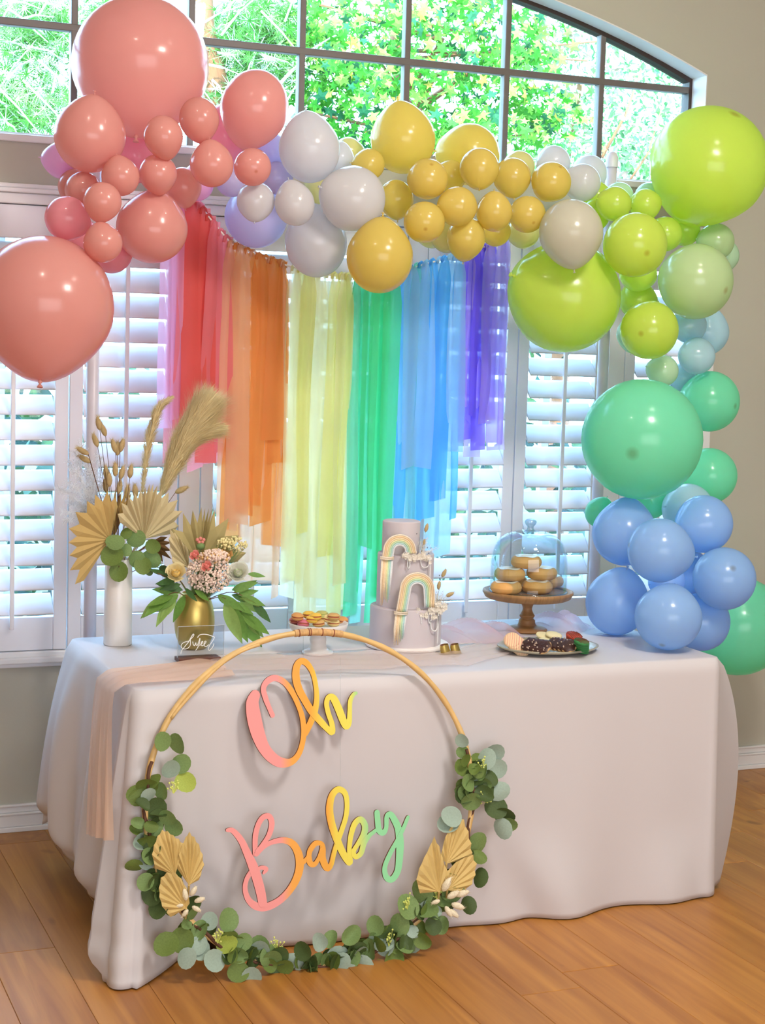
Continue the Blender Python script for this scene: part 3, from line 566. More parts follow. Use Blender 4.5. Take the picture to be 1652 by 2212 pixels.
BL = [[1, -0.1485, -0.4505, 2.5042, 0.2108, 0.993, "P"], [2, -0.5009, -0.7926, 1.7559, 0.2009, 0.977, "P"], [3, -0.347, -0.66, 2.2586, 0.107, 0.969, "P"], [4, 0.1957, -0.5217, 2.3959, 0.1142, 0.931, "P"], [5, -0.0312, -0.7, 2.3239, 0.0629, 0.935, "P"], [6, -0.1524, -0.7537, 2.2581, 0.0597, 0.944, "P"], [7, -0.0022, -0.74, 2.1917, 0.0662, 0.969, "P"], [8, 0.1429, -0.68, 2.1988, 0.0565, 0.988, "P"], [9, -0.279, -0.76, 2.1368, 0.0559, 0.976, "P"], [10, -0.1547, -0.7056, 2.1562, 0.057, 0.976, "P"], [11, -0.3556, -0.62, 2.1019, 0.0557, 0.976, "P"], [12, -0.3531, -0.86, 2.0533, 0.0546, 0.976, "P"], [13, -0.427, -0.74, 2.0101, 0.0642, 1.031, "R"], [14, -0.352, -0.8669, 1.9387, 0.0553, 0.988, "P"], [15, -0.149, -0.6226, 2.0054, 0.1073, 0.994, "P"], [16, -0.2438, -0.5034, 1.9331, 0.0647, 1.0, "R"], [17, -0.3802, -0.4195, 2.2069, 0.057, 1.012, "L"], [18, -0.1323, -0.3237, 2.2487, 0.0852, 0.94, "R"], [19, -0.0356, -0.55, 2.1383, 0.0586, 0.964, "P"], [20, 0.1601, -0.3338, 2.3312, 0.0949, 0.906, "R"], [21, 0.062, -0.36, 2.1722, 0.0566, 0.961, "L"], [22, -0.3497, -0.5335, 1.9775, 0.0582, 1.0, "R"], [98, -0.3498, -0.4805, 2.1237, 0.0544, 0.974, "P"], [23, 0.3522, -0.6, 2.2766, 0.1013, 0.936, "W"], [24, 0.4713, -0.6736, 2.1256, 0.1026, 1.007, "W"], [25, 0.178, -0.6101, 2.1038, 0.0604, 0.965, "W"], [26, 0.2837, -0.6691, 2.0991, 0.0652, 0.935, "W"], [27, 0.2809, -0.3, 2.0838, 0.1044, 0.986, "V"], [28, 0.4104, -0.52, 1.9963, 0.1067, 0.924, "W"], [29, 0.3096, -0.3664, 2.2833, 0.0627, 1.0, "V"], [30, 0.1582, -0.42, 2.1809, 0.0527, 1.0, "V"], [31, 0.3022, -0.436, 2.1962, 0.0531, 1.0, "V"], [32, 0.5133, -0.4365, 2.2719, 0.0509, 0.971, "W"], [33, 0.5764, -0.3545, 2.3034, 0.0518, 1.0, "C"], [34, 0.7085, -0.5, 2.3431, 0.1095, 0.959, "Y"], [35, 0.9856, -0.4146, 2.3222, 0.104, 1.0, "Y"], [36, 0.5676, -0.56, 2.2469, 0.0508, 1.043, "Y"], [37, 0.7115, -0.7, 2.1985, 0.0646, 0.966, "Y"], [38, 0.9189, -0.64, 2.2506, 0.0662, 0.966, "Y"], [39, 1.0682, -0.58, 2.2375, 0.0639, 0.976, "Y"], [40, 1.1702, -0.66, 2.2227, 0.0657, 0.989, "Y"], [41, 0.6652, -0.56, 2.144, 0.0594, 0.95, "Y"], [42, 0.796, -0.7451, 2.1159, 0.0631, 1.011, "Y"], [43, 0.9282, -0.74, 2.1067, 0.0602, 0.951, "Y"], [44, 1.0711, -0.6902, 2.1107, 0.0598, 0.95, "Y"], [45, 0.6786, -0.76, 2.0598, 0.0639, 0.966, "Y"], [46, 0.5392, -0.7448, 1.9471, 0.1086, 0.947, "Y"], [47, 0.8565, -0.6893, 2.0228, 0.0657, 0.944, "Y"], [48, 1.044, -0.52, 2.0636, 0.0508, 1.091, "Y"], [49, 0.8348, -0.4717, 2.058, 0.0596, 1.0, "C"], [50, 0.8414, -0.5766, 2.032, 0.0526, 1.029, "C"], [51, 1.1719, -0.42, 2.2932, 0.055, 1.029, "C"], [52, 0.8852, -0.4906, 2.2374, 0.0533, 1.029, "Y"], [53, 1.1681, -0.48, 2.0692, 0.0555, 1.014, "C"], [54, 0.4688, -0.39, 2.1916, 0.0557, 0.919, "C"], [55, 1.2919, -0.44, 2.312, 0.06, 1.026, "W"], [56, 1.4655, -0.3835, 2.2941, 0.0637, 0.987, "W"], [57, 1.3505, -0.54, 2.2425, 0.064, 1.0, "W"], [58, 1.178, -0.7936, 2.0519, 0.106, 0.965, "K"], [59, 1.4584, -0.4546, 2.2075, 0.0527, 0.97, "G"], [60, 1.8087, -0.6029, 2.3235, 0.2046, 0.973, "G"], [61, 1.2806, -0.5768, 1.858, 0.1905, 1.004, "G"], [62, 1.412, -0.8, 2.0253, 0.1047, 0.993, "G"], [63, 1.7024, -0.72, 1.9214, 0.1273, 1.018, "H"], [64, 1.5177, -0.74, 1.7527, 0.0971, 1.0, "G"], [65, 1.429, -0.6233, 2.1706, 0.0589, 1.0, "G"], [66, 1.5652, -0.6, 2.1772, 0.0542, 1.014, "G"], [67, 1.6866, -0.54, 2.0873, 0.0609, 1.0, "G"], [68, 1.8165, -0.4587, 2.1145, 0.0573, 0.971, "G"], [69, 1.8945, -0.5392, 2.0726, 0.0658, 1.062, "H"], [70, 1.9796, -0.4688, 2.0295, 0.0571, 0.957, "I"], [71, 1.5932, -0.5285, 1.9502, 0.0656, 1.024, "G"], [72, 1.6427, -0.4516, 1.8611, 0.0667, 1.024, "G"], [73, 1.599, -0.5, 1.7403, 0.0589, 0.959, "I"], [74, 1.9403, -0.44, 1.7584, 0.0841, 0.97, "J"], [75, 1.786, -0.62, 1.6714, 0.065, 1.062, "J"], [76, 1.6507, -0.62, 1.6173, 0.0557, 1.029, "I"], [77, 1.8, -0.54, 1.7771, 0.0633, 1.026, "J"], [78, 1.4231, -0.5216, 2.1429, 0.0505, 0.938, "G"], [79, 1.5685, -0.42, 2.2167, 0.0517, 1.062, "I"], [80, 1.6933, -0.4088, 2.2251, 0.0506, 1.032, "I"], [81, 1.8663, -0.4333, 1.5891, 0.0599, 1.0, "J"], [82, 1.4468, -0.84, 1.3945, 0.1981, 1.011, "T"], [83, 1.8783, -0.5749, 1.5138, 0.1068, 1.008, "T"], [84, 1.913, -0.5403, 1.2474, 0.1015, 1.024, "T"], [85, 1.7644, -0.6443, 1.1403, 0.091, 1.062, "J"], [86, 1.4284, -0.62, 1.1304, 0.0522, 0.97, "T"], [87, 2.1666, -0.4, 0.6719, 0.187, 1.0, "T"], [88, 1.6936, -0.5056, 1.163, 0.0721, 1.0, "T"], [89, 1.4219, -0.8, 1.0815, 0.1097, 0.979, "B"], [90, 1.4027, -1.05, 1.0549, 0.1035, 1.007, "B"], [91, 1.7011, -0.84, 1.1112, 0.0987, 1.055, "B"], [92, 1.6986, -0.98, 0.9462, 0.1035, 1.015, "B"], [93, 1.3696, -0.8594, 0.8613, 0.1094, 0.944, "B"], [94, 1.3854, -1.1432, 0.8569, 0.105, 0.993, "B"], [95, 1.6976, -0.86, 0.7828, 0.0997, 1.0, "B"], [96, 1.5938, -0.8, 0.9155, 0.0623, 1.0, "B"], [97, 1.7368, -0.72, 0.924, 0.0765, 0.958, "B"]]
LBL = {1: 'biggest peach balloon at the very top left, against the arched window', 2: 'giant peach pink balloon at the left picture edge in front of the shutters', 3: 'medium peach balloon just left below the biggest top peach balloon', 4: 'oval peach balloon right of the biggest top balloon, next to the first white one', 5: 'small peach balloon tucked between the biggest top balloon and the oval peach one', 6: 'small peach balloon below the biggest top balloon, left of the tiny window gap', 7: 'peach balloon under the oval one, left of the darkest small peach balloon', 8: 'darkest small peach balloon with brown tip, above the left small white balloon', 9: 'small orange peach balloon directly right below the medium left peach balloon', 10: 'small peach balloon directly below the one left of the tiny window gap', 11: 'small peach balloon peeking out behind, left of the shiny tan peach balloon', 12: 'small tan peach balloon with white rim highlight above the pinkish left balloon', 13: 'shiny pinkish balloon at the left rim, right above the giant left balloon', 14: 'small tan peach balloon touching the upper right of the giant left balloon', 15: 'medium peach balloon at the lower right of the peach cluster, beside the red streamers', 16: 'pink balloon lowest of the peach cluster, half hidden, over the shutters', 17: 'lilac pink balloon peeking out at the left edge behind the medium peach balloon', 18: 'glowing pink balloon right beneath the biggest top balloon, mostly hidden', 19: 'peach balloon at the top end of the red streamers, behind its neighbours', 20: 'pink balloon mostly hidden behind the left side of the oval peach balloon', 21: 'pale lilac balloon peeking out between peach cluster and streamer cord', 22: 'pink balloon hidden behind the shiny pinkish balloon, over the giant left one', 98: 'peach balloon at the left rim behind the shiny tan peach balloon', 23: 'upper left large white balloon beside the oval peach balloon', 24: 'large white balloon in front, between white cluster and yellow balloons', 25: 'small white balloon right below the darkest small peach balloon', 26: 'small white balloon left of the large front white balloon', 27: 'large pearl white balloon behind the two small white balloons, over orange streamers', 28: 'large white balloon hanging lowest in the white cluster, left of the big low yellow one', 29: 'pearl balloon peeking out left of the upper left large white balloon', 30: 'pearl balloon peeking out between dark peach and small white balloons', 31: 'pearl balloon peeking out under the upper left large white balloon', 32: 'white balloon peeking out at the right edge of the upper left large white one', 33: 'cream balloon peeking out against the window left of the tall yellow balloon', 34: 'tall yellow balloon standing highest of the yellows against the window', 35: 'wide yellow balloon second highest of the yellows against the window', 36: 'small yellow balloon at the left end, over the large front white balloon', 37: 'small yellow balloon with tip on top, below the tall yellow balloon', 38: 'small glossy yellow balloon in front of the wide high yellow balloon', 39: 'small yellow balloon between the glossy one and the rightmost yellow one', 40: 'rightmost small yellow balloon with tip at top right, beside white balloons', 41: 'small yellow balloon squeezed against the right side of the large front white balloon', 42: 'small yellow balloon in the middle of the cluster, under the glossy one', 43: 'small yellow balloon in front, centre right of the yellow cluster', 44: 'small dark yellow balloon with tip at bottom right, above the ivory balloon', 45: 'small glossy yellow balloon with dark tip, above the big low yellow balloon', 46: 'big yellow balloon hanging lowest, in front of the green streamers', 47: 'small yellow balloon hanging at the lower middle, over the blue streamers', 48: 'yellow balloon half hidden at the bottom, over the purple streamers', 49: 'cream balloon showing only a rim below the glossy dark tipped yellow one', 50: 'cream balloon peeking out left of the lower middle yellow balloon', 51: 'cream balloon showing a rim against the window above the small yellow ones', 52: 'yellow balloon half hidden between the tall and the glossy yellow balloons', 53: 'cream balloon peeking out at the bottom left of the ivory balloon', 54: 'cream balloon peeking out between the upper and the front large white balloons', 55: 'white balloon against the window above the rightmost yellow balloon', 56: 'white balloon against the window left of the post top', 57: 'white balloon in front, right of the rightmost yellow balloon', 58: 'large ivory balloon overlapping the top of the big round lime balloon', 59: 'lime balloon peeking out right of the front white balloon', 60: 'giant lime green balloon at the upper right picture edge', 61: 'big round lime green balloon hanging over the shutters beside purple streamers', 62: 'medium lime balloon with dark tip, centre right, above the small hidden limes', 63: 'medium pale lime balloon at the right edge, below the giant lime one', 64: 'medium lime balloon with dark tip, lower of the two dark tipped limes', 65: 'small lime balloon on top of the right cluster, left of its twin', 66: 'small lime balloon on top of the cluster, touching the giant lime balloon', 67: 'small lime balloon right of the medium dark tipped lime, partly hidden', 68: 'bright lime balloon wedged right below the giant lime balloon', 69: 'pale lime balloon between the giant lime one and the medium pale lime one', 70: 'whitish green balloon peeking out at the right edge by the wall', 71: 'lime balloon half hidden directly under the upper dark tipped lime balloon', 72: 'lime balloon hidden between the big round lime and medium pale lime balloons', 73: 'whitish green balloon rim left behind the lower dark tipped lime balloon', 74: 'icy white balloon at the right edge below the medium pale lime balloon', 75: 'small icy white balloon in front, just above the upper mint balloon', 76: 'small whitish green balloon sitting on top of the giant mint balloon', 77: 'icy white balloon hidden behind, right of the lower dark tipped lime', 78: 'lime balloon peeking out right of the large ivory balloon', 79: 'whitish green balloon rim behind the left top small lime balloon', 80: 'whitish green balloon rim behind the right top small lime balloon', 81: 'icy balloon glimpsed between the giant mint and the upper right mint balloons', 82: 'giant mint green balloon in the middle of the right column', 83: 'medium mint balloon right above, beside the giant mint balloon at the wall', 84: 'medium mint balloon right below, beside the giant mint balloon at the wall', 85: 'pale icy balloon between the lower right mint one and the upper blue ones', 86: 'small mint balloon peeking out left of the topmost left blue balloon', 87: 'large mint green balloon low at the right, behind the table corner', 88: 'mint balloon hidden directly under the giant mint balloon', 89: 'topmost left sky blue balloon of the blue cluster', 90: 'front central sky blue balloon of the blue cluster', 91: 'topmost right sky blue balloon of the blue cluster', 92: 'rightmost sky blue balloon, over the large low mint balloon', 93: 'lower left sky blue balloon resting on the table cloth', 94: 'lowest front pale blue balloon with tip, resting on the table cloth', 95: 'sky blue balloon low behind the lowest front one, at the table corner', 96: 'inner blue balloon hidden in the middle left of the blue cluster', 97: 'inner blue balloon hidden in the middle right of the blue cluster'}
rb = random.Random(5)
for (i, x, y, z, r, asp, k) in BL:
    P = Vector((x, y, z))
    if i in TIPS:
        d = dep(P); q = P - CAM; pu = CX + F * q.dot(CR) / d; pv = CY + F * q.dot(CD) / d
        a, c = (TIPS[i][0] - pu) * d / F / r, (TIPS[i][1] - pv) * d / F / r; n = math.hypot(a, c)
        if n > .92: a, c = a * .92 / n, c * .92 / n
        ax = CR * a + CD * c - CF * math.sqrt(max(.05, 1 - a * a - c * c)); sc = (r, r, r * .98)
    else:
        s = -1 if rb.random() < .45 else 1
        ax = Vector((rb.uniform(-.25, .25), rb.uniform(-.25, .45), s)).normalized() if asp < .995 else Vector((rb.choice((-1, 1)), rb.uniform(-.3, .3), rb.uniform(-.3, .3))).normalized()
        if asp < .995: sc = (r * asp, r * asp, r * (2 - asp) * .975)
        else: sc = (r * .985, r * .985, r * 1.0)
    o = put('balloon', BME[k]); o.location = P; o.rotation_mode = 'QUATERNION'; o.rotation_quaternion = ax.to_track_quat('Z', 'Y'); o.scale = sc
    tag(o, LBL[i], 'balloon', 'balloons of the rainbow arch'); kn = put('knot', KME[k]); kn.parent = o
# white pipe posts that carry the arch
MPV = M('white_pipe', 'D2CCD6', .35)
for (x, y, h, lab) in ((-.243, -.262, 2.30, 'white plastic pipe post of the arch behind the white vase'), (1.625, -.262, 2.385, 'white plastic pipe post of the arch at right, behind the lime balloons')):
    t = thing('arch_post', (x, y, 0), lab, 'post', 'posts of the balloon arch')
    b = MB(); b.tube([(x, y, .03), (x, y, h - .02)], .0205, 20); wp('pipe', b, MPV, t, True)
    b = MB(); b.lathe([(.023, h - .05), (.023, h - .015), (.017, h), (.006, h + .006)], 20, (x, y, 0), capt=True); wp('end_cap', b, MPV, t, True)
    b = MB(); b.lathe([(.045, 0), (.045, .02), (.03, .035), (.024, .09)], 28, (x, y, 0), capt=True, capb=True); wp('base', b, MPV, t, True)
# ================================================================ STREAMER BACKDROP
def strmat(n, h, tp=.16): return M(n, h, .55, var=.04, nscale=5, transl=.62, transp=tp, spec=.3)
SMAT = {'lilac': strmat('lilac_film', 'F2C4EC', .2), 'red': strmat('coral_film', 'F28078', .08), 'rose': strmat('rose_film', 'F49CA4', .1), 'orange': strmat('orange_film', 'F4B268', .07), 'peach': strmat('peach_film', 'F6D0AC', .12),
        'yellow': strmat('pale_yellow_film', 'F2F0B0', .1), 'cream': strmat('cream_film', 'F4F2CE', .15), 'green': strmat('green_film', '6CE6B0', .07), 'aqua': strmat('aqua_film', '9CEADA', .14),
        'blue': strmat('blue_film', '70C8FF', .1), 'ice': strmat('ice_blue_film', 'B4E0F6', .14), 'purple': strmat('purple_film', '9880F4', .08), 'lav': strmat('lavender_film', 'CCB6F2', .14)}
SY = -.285
tops = [(345, 425), (385, 428), (430, 441), (465, 487), (500, 527), (560, 553), (625, 575), (690, 592), (760, 598), (820, 592), (890, 578), (945, 563), (1000, 550), (1060, 528), (1110, 500)]
def topv(u):
    for i in range(len(tops) - 1):
        if tops[i][0] <= u <= tops[i + 1][0]: k = (u - tops[i][0]) / (tops[i + 1][0] - tops[i][0]); return tops[i][1] + k * (tops[i + 1][1] - tops[i][1])
    return tops[0][1] if u < tops[0][0] else tops[-1][1]
bd = thing('streamer_backdrop', atY(740, 600, SY), 'rainbow backdrop of long plastic film streamers knotted along a sagging cord', 'streamers')
b = MB(); b.tube([atY(u, v, SY) for u, v in tops], .0035, 6); wp('cord', b, M('cord_white', 'E8E0D8', .7), bd, True)
rs = random.Random(11)
def strip(u, vb, wpx, mat, layer, sway=0.):
    a = atY(u, topv(u), SY); zb = atY(u, vb, SY).z; w_ = wpx / 600.; y0 = SY - .012 + .011 * layer; ph = rs.uniform(0, 6); f1 = rs.uniform(5, 9); tw = rs.uniform(-.35, .35); sl = rs.uniform(-.006, .006)
    cut = rs.uniform(-.01, .01)
    def f_(s, t):
        z = a.z + .006 - (a.z + .006 - zb) * t; k = smoothstep(0, .10, t); w = w_ * (.55 + .45 * k) * (1 - .12 * abs(tw) * math.sin(t * 4 + ph))
        x = a.x + (s - .5) * w + sway * t + sl * math.sin(t * 5 + ph) + (s - .5) * .02 * t * math.sin(ph)
        y = y0 + .006 * math.sin(s * 7 + ph + t * 2) * (1.4 - t) + .01 * math.sin(t * f1 + ph) * t + tw * (s - .5) * w
        if t < .03: y = SY - .005 * math.cos(t / .03 * PI) + .004 * math.sin(s * 9 + ph)
        return Vector((x, y, z + (cut * (s - .5) * 2 if t > .97 else 0)))
    b = MB(); b.grid(f_, 7, 34); wp('streamer', b, SMAT[mat], bd, True)
    b = MB(); kx = a.x; b.tube([(kx - .012, SY - .006, a.z - .012), (kx - .010, SY - .008, a.z + .006), (kx, SY, a.z + .011), (kx + .010, SY + .006, a.z + .004), (kx + .012, SY + .007, a.z - .012)], .0045, 6); return b, mat
loops = {}
def S_(u, vb, w, m, l, sway=0.):
    b, mt = strip(u, vb, w, m, l, sway); loops.setdefault(mt, MB()); loops[mt].add(b.v, b.f)
for a in [(365, 925, 34, 'lilac', 1), (384, 905, 26, 'lilac', 0), (392, 1000, 40, 'rose', 2), (405, 925, 42, 'rose', 1), (418, 940, 44, 'red', 0), (440, 890, 46, 'red', 1), (452, 1000, 44, 'red', 2), (462, 940, 34, 'rose', 0), (478, 1000, 40, 'rose', 1), (490, 975, 34, 'rose', 2), (432, 1015, 34, 'rose', 2),
          (500, 1145, 36, 'peach', 1), (512, 1170, 40, 'orange', 2), (520, 1130, 34, 'peach', 0), (535, 1110, 38, 'orange', 1), (548, 1255, 38, 'peach', 2), (560, 1090, 36, 'orange', 0), (574, 1130, 38, 'orange', 1), (585, 1255, 38, 'peach', 2), (590, 950, 44, 'orange', 0), (608, 1000, 34, 'orange', 1), (612, 1290, 24, 'peach', 2), (605, 1180, 40, 'orange', 2),
          (637, 1290, 38, 'cream', 1), (650, 1255, 36, 'yellow', 2), (662, 1150, 34, 'yellow', 0), (680, 1330, 44, 'cream', 2), (696, 1290, 36, 'cream', 1), (712, 1340, 34, 'cream', 2), (722, 1200, 34, 'yellow', 0), (738, 1330, 40, 'yellow', 1), (752, 1320, 36, 'yellow', 2), (668, 1345, 26, 'cream', 2), (745, 1260, 40, 'cream', 0),
          (777, 1330, 42, 'green', 1), (790, 1345, 38, 'aqua', 2), (800, 1180, 38, 'green', 0), (818, 1345, 38, 'green', 1), (832, 1290, 38, 'green', 2), (845, 1345, 44, 'green', 0), (858, 1345, 32, 'aqua', 2), (770, 1300, 26, 'aqua', 0),
          (880, 1150, 34, 'blue', 2), (888, 1010, 36, 'ice', 0), (900, 1180, 32, 'aqua', 1), (910, 1165, 32, 'blue', 2), (922, 1010, 34, 'ice', 0), (935, 1120, 34, 'blue', 1), (950, 1190, 34, 'ice', 2), (960, 1080, 34, 'blue', 0), (973, 1200, 36, 'ice', 2), (985, 975, 38, 'ice', 0), (992, 1120, 26, 'blue', 1), (885, 1200, 34, 'ice', 2),
          (1010, 880, 30, 'lav', 1), (1020, 950, 40, 'purple', 2), (1028, 900, 30, 'purple', 0), (1045, 972, 34, 'purple', 1), (1055, 915, 38, 'lav', 0), (1068, 905, 30, 'purple', 2), (1085, 972, 36, 'lav', 1), (1096, 960, 30, 'lav', 2), (1040, 988, 34, 'lav', 2)]:
    S_(*a)
for mt, b in loops.items(): wp('knot_row', b, SMAT[mt], bd, True)

# ================================================================ HOOP WITH GREENERY AND THE TWO WORDS
EX = Vector((ct, st_, 0)); HN = Vector((.01, -.982, .187)).normalized(); HU = HN.cross(EX) * -1; HU = (HU if HU.z > 0 else -HU).normalized()
H0 = Vector((.1, -1.462, 0))
def onH(u, v, off=0.):
    q = ray(u, v); k = ((H0 + HN * off) - CAM).dot(HN) / q.dot(HN); return CAM + q * k
hc = onH(681, 1724); HA, HB = .4755, .452
def ringp(a, off=0., out=0.): return hc + EX * ((HA + out) * math.cos(a)) + HU * ((HB + out) * math.sin(a)) + HN * off
MBB = M('bamboo', 'DDB878', .4, var=.14, nscale=22, stretch=(1, 1, 1)); MBW = M('raffia_binding', 'CFA46C', .6, var=.3, nscale=90)
MBD = M('brown_binding', '8E5238', .6, var=.2, nscale=60); MVI = M('brown_vine', '5E3A26', .7, var=.25, nscale=40)
hoop = thing('floral_hoop', (hc.x, -1.45, 0), 'large bamboo hoop with eucalyptus and dried palm, leaning on the table front', 'wreath')
n = 120
b = MB(); b.tube([ringp(2 * PI * i / n + .0) + HN * .0015 * math.sin(i * .5) for i in range(n)], [.0082 + .0008 * math.sin(i * 1.3) for i in range(n)], 10, closed=True); wp('ring', b, MBB, hoop, True)
b = MB(); b.tube([ringp(PI * .60 + i * .03, .006, -.006 + .004 * math.sin(i * .3)) for i in range(24)], .005, 8); wp('second_cane', b, MBB, hoop, True)
b = MB()
a0, a1 = math.radians(78), math.radians(95)
b.tube([ringp(a0 + (a1 - a0) * i / 90) for i in range(91)], [.0103 if (i % 3) else .0095 for i in range(91)], 12); wp('binding', b, MBW, hoop, True)
for c_ in (.18, .42, .66, .7, .9):
    b = MB(); a = a0 + (a1 - a0) * c_; b.tube([ringp(a), ringp(a + .006)], .0112, 12); wp('band', b, MBD, hoop, True)
# vine stem along the lower part
b = MB(); rg = random.Random(31)
A0, A1 = math.radians(163), math.radians(373)
b.tube([ringp(A0 + (A1 - A0) * i / 90, .009 + .006 * math.sin(i * .7), .004 * math.sin(i * 1.1)) for i in range(91)], .0048, 7); wp('vine', b, MVI, hoop, True)
EU = [M('eucalyptus_green', '7E9A5E', .55, var=.15, nscale=8, transl=.15, spec=.3), M('eucalyptus_olive', '6E8440', .55, var=.18, nscale=8, transl=.15, spec=.3), M('eucalyptus_blue', 'A2B8AA', .5, var=.1, nscale=6, transl=.1, spec=.3), M('eucalyptus_dark', '4E6236', .55, var=.2, transl=.1, spec=.3), M('eucalyptus_lime', 'AEBF58', .55, var=.15, transl=.2, spec=.3)]
def round_leaf(r, cup=.18, asp=.92):
    vs = []; n_ = 14; b_ = MB()
    for k, q in enumerate((.0, .55, 1.)):
        for i in range(n_ if q else 1):
            a = 2 * PI * i / n_; x = q * r * asp * math.cos(a); y = r + q * r * math.sin(a) * (1.06 if math.sin(a) > 0 else 1.0)
            vs.append((x, y, cup * r * q * q * (.6 + .4 * math.cos(2 * a)) - .03 * r * (1 if abs(x) < .1 * r else 0)))
    fs = [(0, 1 + i, 1 + (i + 1) % n_) for i in range(n_)] + [(1 + i, 1 + n_ + i, 1 + n_ + (i + 1) % n_, 1 + (i + 1) % n_) for i in range(n_)]
    b_.add(vs, fs); b_.box(-.0008, .0008, -.012, r * .2, -.0008, .0006); return b_
LM = [[round_leaf(1, c_, a_).mesh('leaf', m, True) for m in EU] for c_, a_ in ((.22, .95), (-.25, .86), (.5, .8))]
def place_leaf(P, ax, nrm, r, mi, parent, var=0, name='leaf'):
    """leaf whose stalk starts at P, pointing along ax, upper face towards nrm"""
    y = ax.normalized(); z = (nrm - y * nrm.dot(y)); z = z.normalized() if z.length > 1e-4 else y.orthogonal().normalized(); x = y.cross(z)
    o = bpy.data.objects.new(name, LM[var][mi]); COL.objects.link(o); o.parent = parent
    o.matrix_local = Matrix.Translation(P - Vector(parent.location)) @ Matrix((x, y, z)).transposed().to_4x4() @ Matrix.Scale(r, 4); return o
def px_leaf(u, v, rpx, ang, mi, var=0, off=.02, tilt=0., fn=onH, parent=None, side=0.):
    """leaf centred near pixel u,v on a supporting surface; ang = direction of its tip in the picture plane"""
    c = fn(u, v, off); r = rpx / F * dep(c); d = (CR * math.cos(ang) - CD * math.sin(ang)); ax = (d * math.cos(tilt) + CF * math.sin(tilt)).normalized()
    nr = (-CF * math.cos(side) + d.cross(CF) * math.sin(side)); return place_leaf(c - ax * r, ax, nr, r, mi, parent, var)
D_ = math.radians
for L_ in [(350, 1602, 22, 120, 0), (384, 1606, 24, 80, 0), (391, 1650, 22, 60, 0), (368, 1660, 22, 250, 2), (318, 1697, 24, 180, 1), (349, 1708, 20, 280, 0), (400, 1690, 24, 330, 4), (338, 1745, 24, 200, 3), (362, 1765, 20, 300, 0), (375, 1785, 22, 330, 0),
           (318, 1812, 22, 200, 1), (330, 1835, 22, 240, 3), (290, 1872, 20, 170, 1), (315, 1905, 20, 230, 0), (330, 1930, 26, 260, 3), (345, 1960, 26, 250, 3), (360, 2040, 28, 200, 1), (392, 2030, 28, 270, 1), (404, 2070, 24, 260, 2), (432, 2010, 22, 60, 0), (430, 2050, 25, 300, 2), (452, 1990, 20, 80, 2),
           (492, 1988, 26, 70, 0), (462, 2075, 26, 330, 2), (490, 2040, 24, 20, 4), (525, 2035, 20, 40, 0), (515, 2062, 22, 340, 0), (543, 2110, 24, 270, 2), (515, 2100, 24, 200, 1), (562, 2045, 24, 110, 0), (583, 2065, 26, 60, 0), (600, 2110, 24, 250, 3), (618, 2120, 24, 290, 3), (632, 2080, 24, 330, 2), (655, 2055, 22, 130, 3), (688, 2035, 22, 100, 2), (715, 2030, 20, 80, 0), (665, 2090, 24, 270, 1),
           (730, 2065, 26, 340, 2), (755, 2105, 24, 270, 2), (758, 2020, 24, 60, 0), (785, 2085, 24, 300, 2), (818, 2092, 22, 350, 4), (800, 2050, 24, 100, 0), (812, 2000, 22, 100, 0), (832, 2020, 20, 60, 3), (850, 2075, 26, 250, 1), (862, 2000, 26, 90, 0), (890, 2040, 26, 270, 2), (912, 2030, 22, 330, 1), (880, 1960, 28, 110, 0), (925, 1968, 24, 0, 0), (911, 1928, 28, 100, 0), (935, 2000, 20, 290, 3), (955, 1998, 20, 270, 0),
           (1050, 1640, 24, 60, 2), (1068, 1625, 22, 40, 2), (1075, 1660, 22, 300, 2), (1040, 1665, 22, 270, 0), (1020, 1672, 16, 170, 3), (1058, 1680, 20, 320, 3), (1030, 1710, 24, 100, 0), (1018, 1730, 22, 200, 0), (1078, 1710, 24, 30, 2), (1055, 1712, 22, 80, 3), (1070, 1745, 26, 330, 3), (1090, 1760, 24, 300, 3), (1085, 1790, 24, 290, 2), (1100, 1780, 18, 330, 0), (1033, 1820, 24, 270, 0), (1035, 1850, 18, 320, 1), (1036, 1895, 22, 260, 3), (1012, 1955, 20, 300, 3), (975, 1765, 24, 150, 2), (968, 1780, 24, 210, 2), (998, 1600, 16, 120, 2)]:
    px_leaf(L_[0], L_[1], L_[2], D_(L_[3] + rg.uniform(-12, 12)), L_[4], rg.choice((0, 0, 1, 2)), rg.uniform(.005, .035), rg.uniform(-.5, .5), onH, hoop, rg.uniform(-.6, .6))
for k in range(175):
    a = D_(rg.choice((rg.uniform(170, 225), rg.uniform(228, 330), rg.uniform(235, 325), rg.uniform(225, 335), rg.uniform(355, 371)))); P = ringp(a, rg.uniform(-.015, .02), rg.uniform(-.01, .01))
    rad = (ringp(a, 0, 1) - ringp(a)).normalized(); tan = HN.cross(rad); s_ = rg.choice((-1, 1)); q = rad * s_ * rg.uniform(.5, 1) + tan * rg.uniform(-.8, .8) + HN * rg.uniform(-.2, .8)
    r = rg.uniform(.018, .029); c = P + q.normalized() * 2 * r
    if c.z < .012: q.z = abs(q.z) + .1
    if c.y > P.y + .045: q.y = -abs(q.y)
    place_leaf(P, q, HN + Vector((rg.uniform(-.9, .9), rg.uniform(-.3, .3), rg.uniform(-.4, .9))), r, rg.choice((0, 0, 1, 1, 2, 3, 3)), hoop, rg.choice((0, 1, 2)))
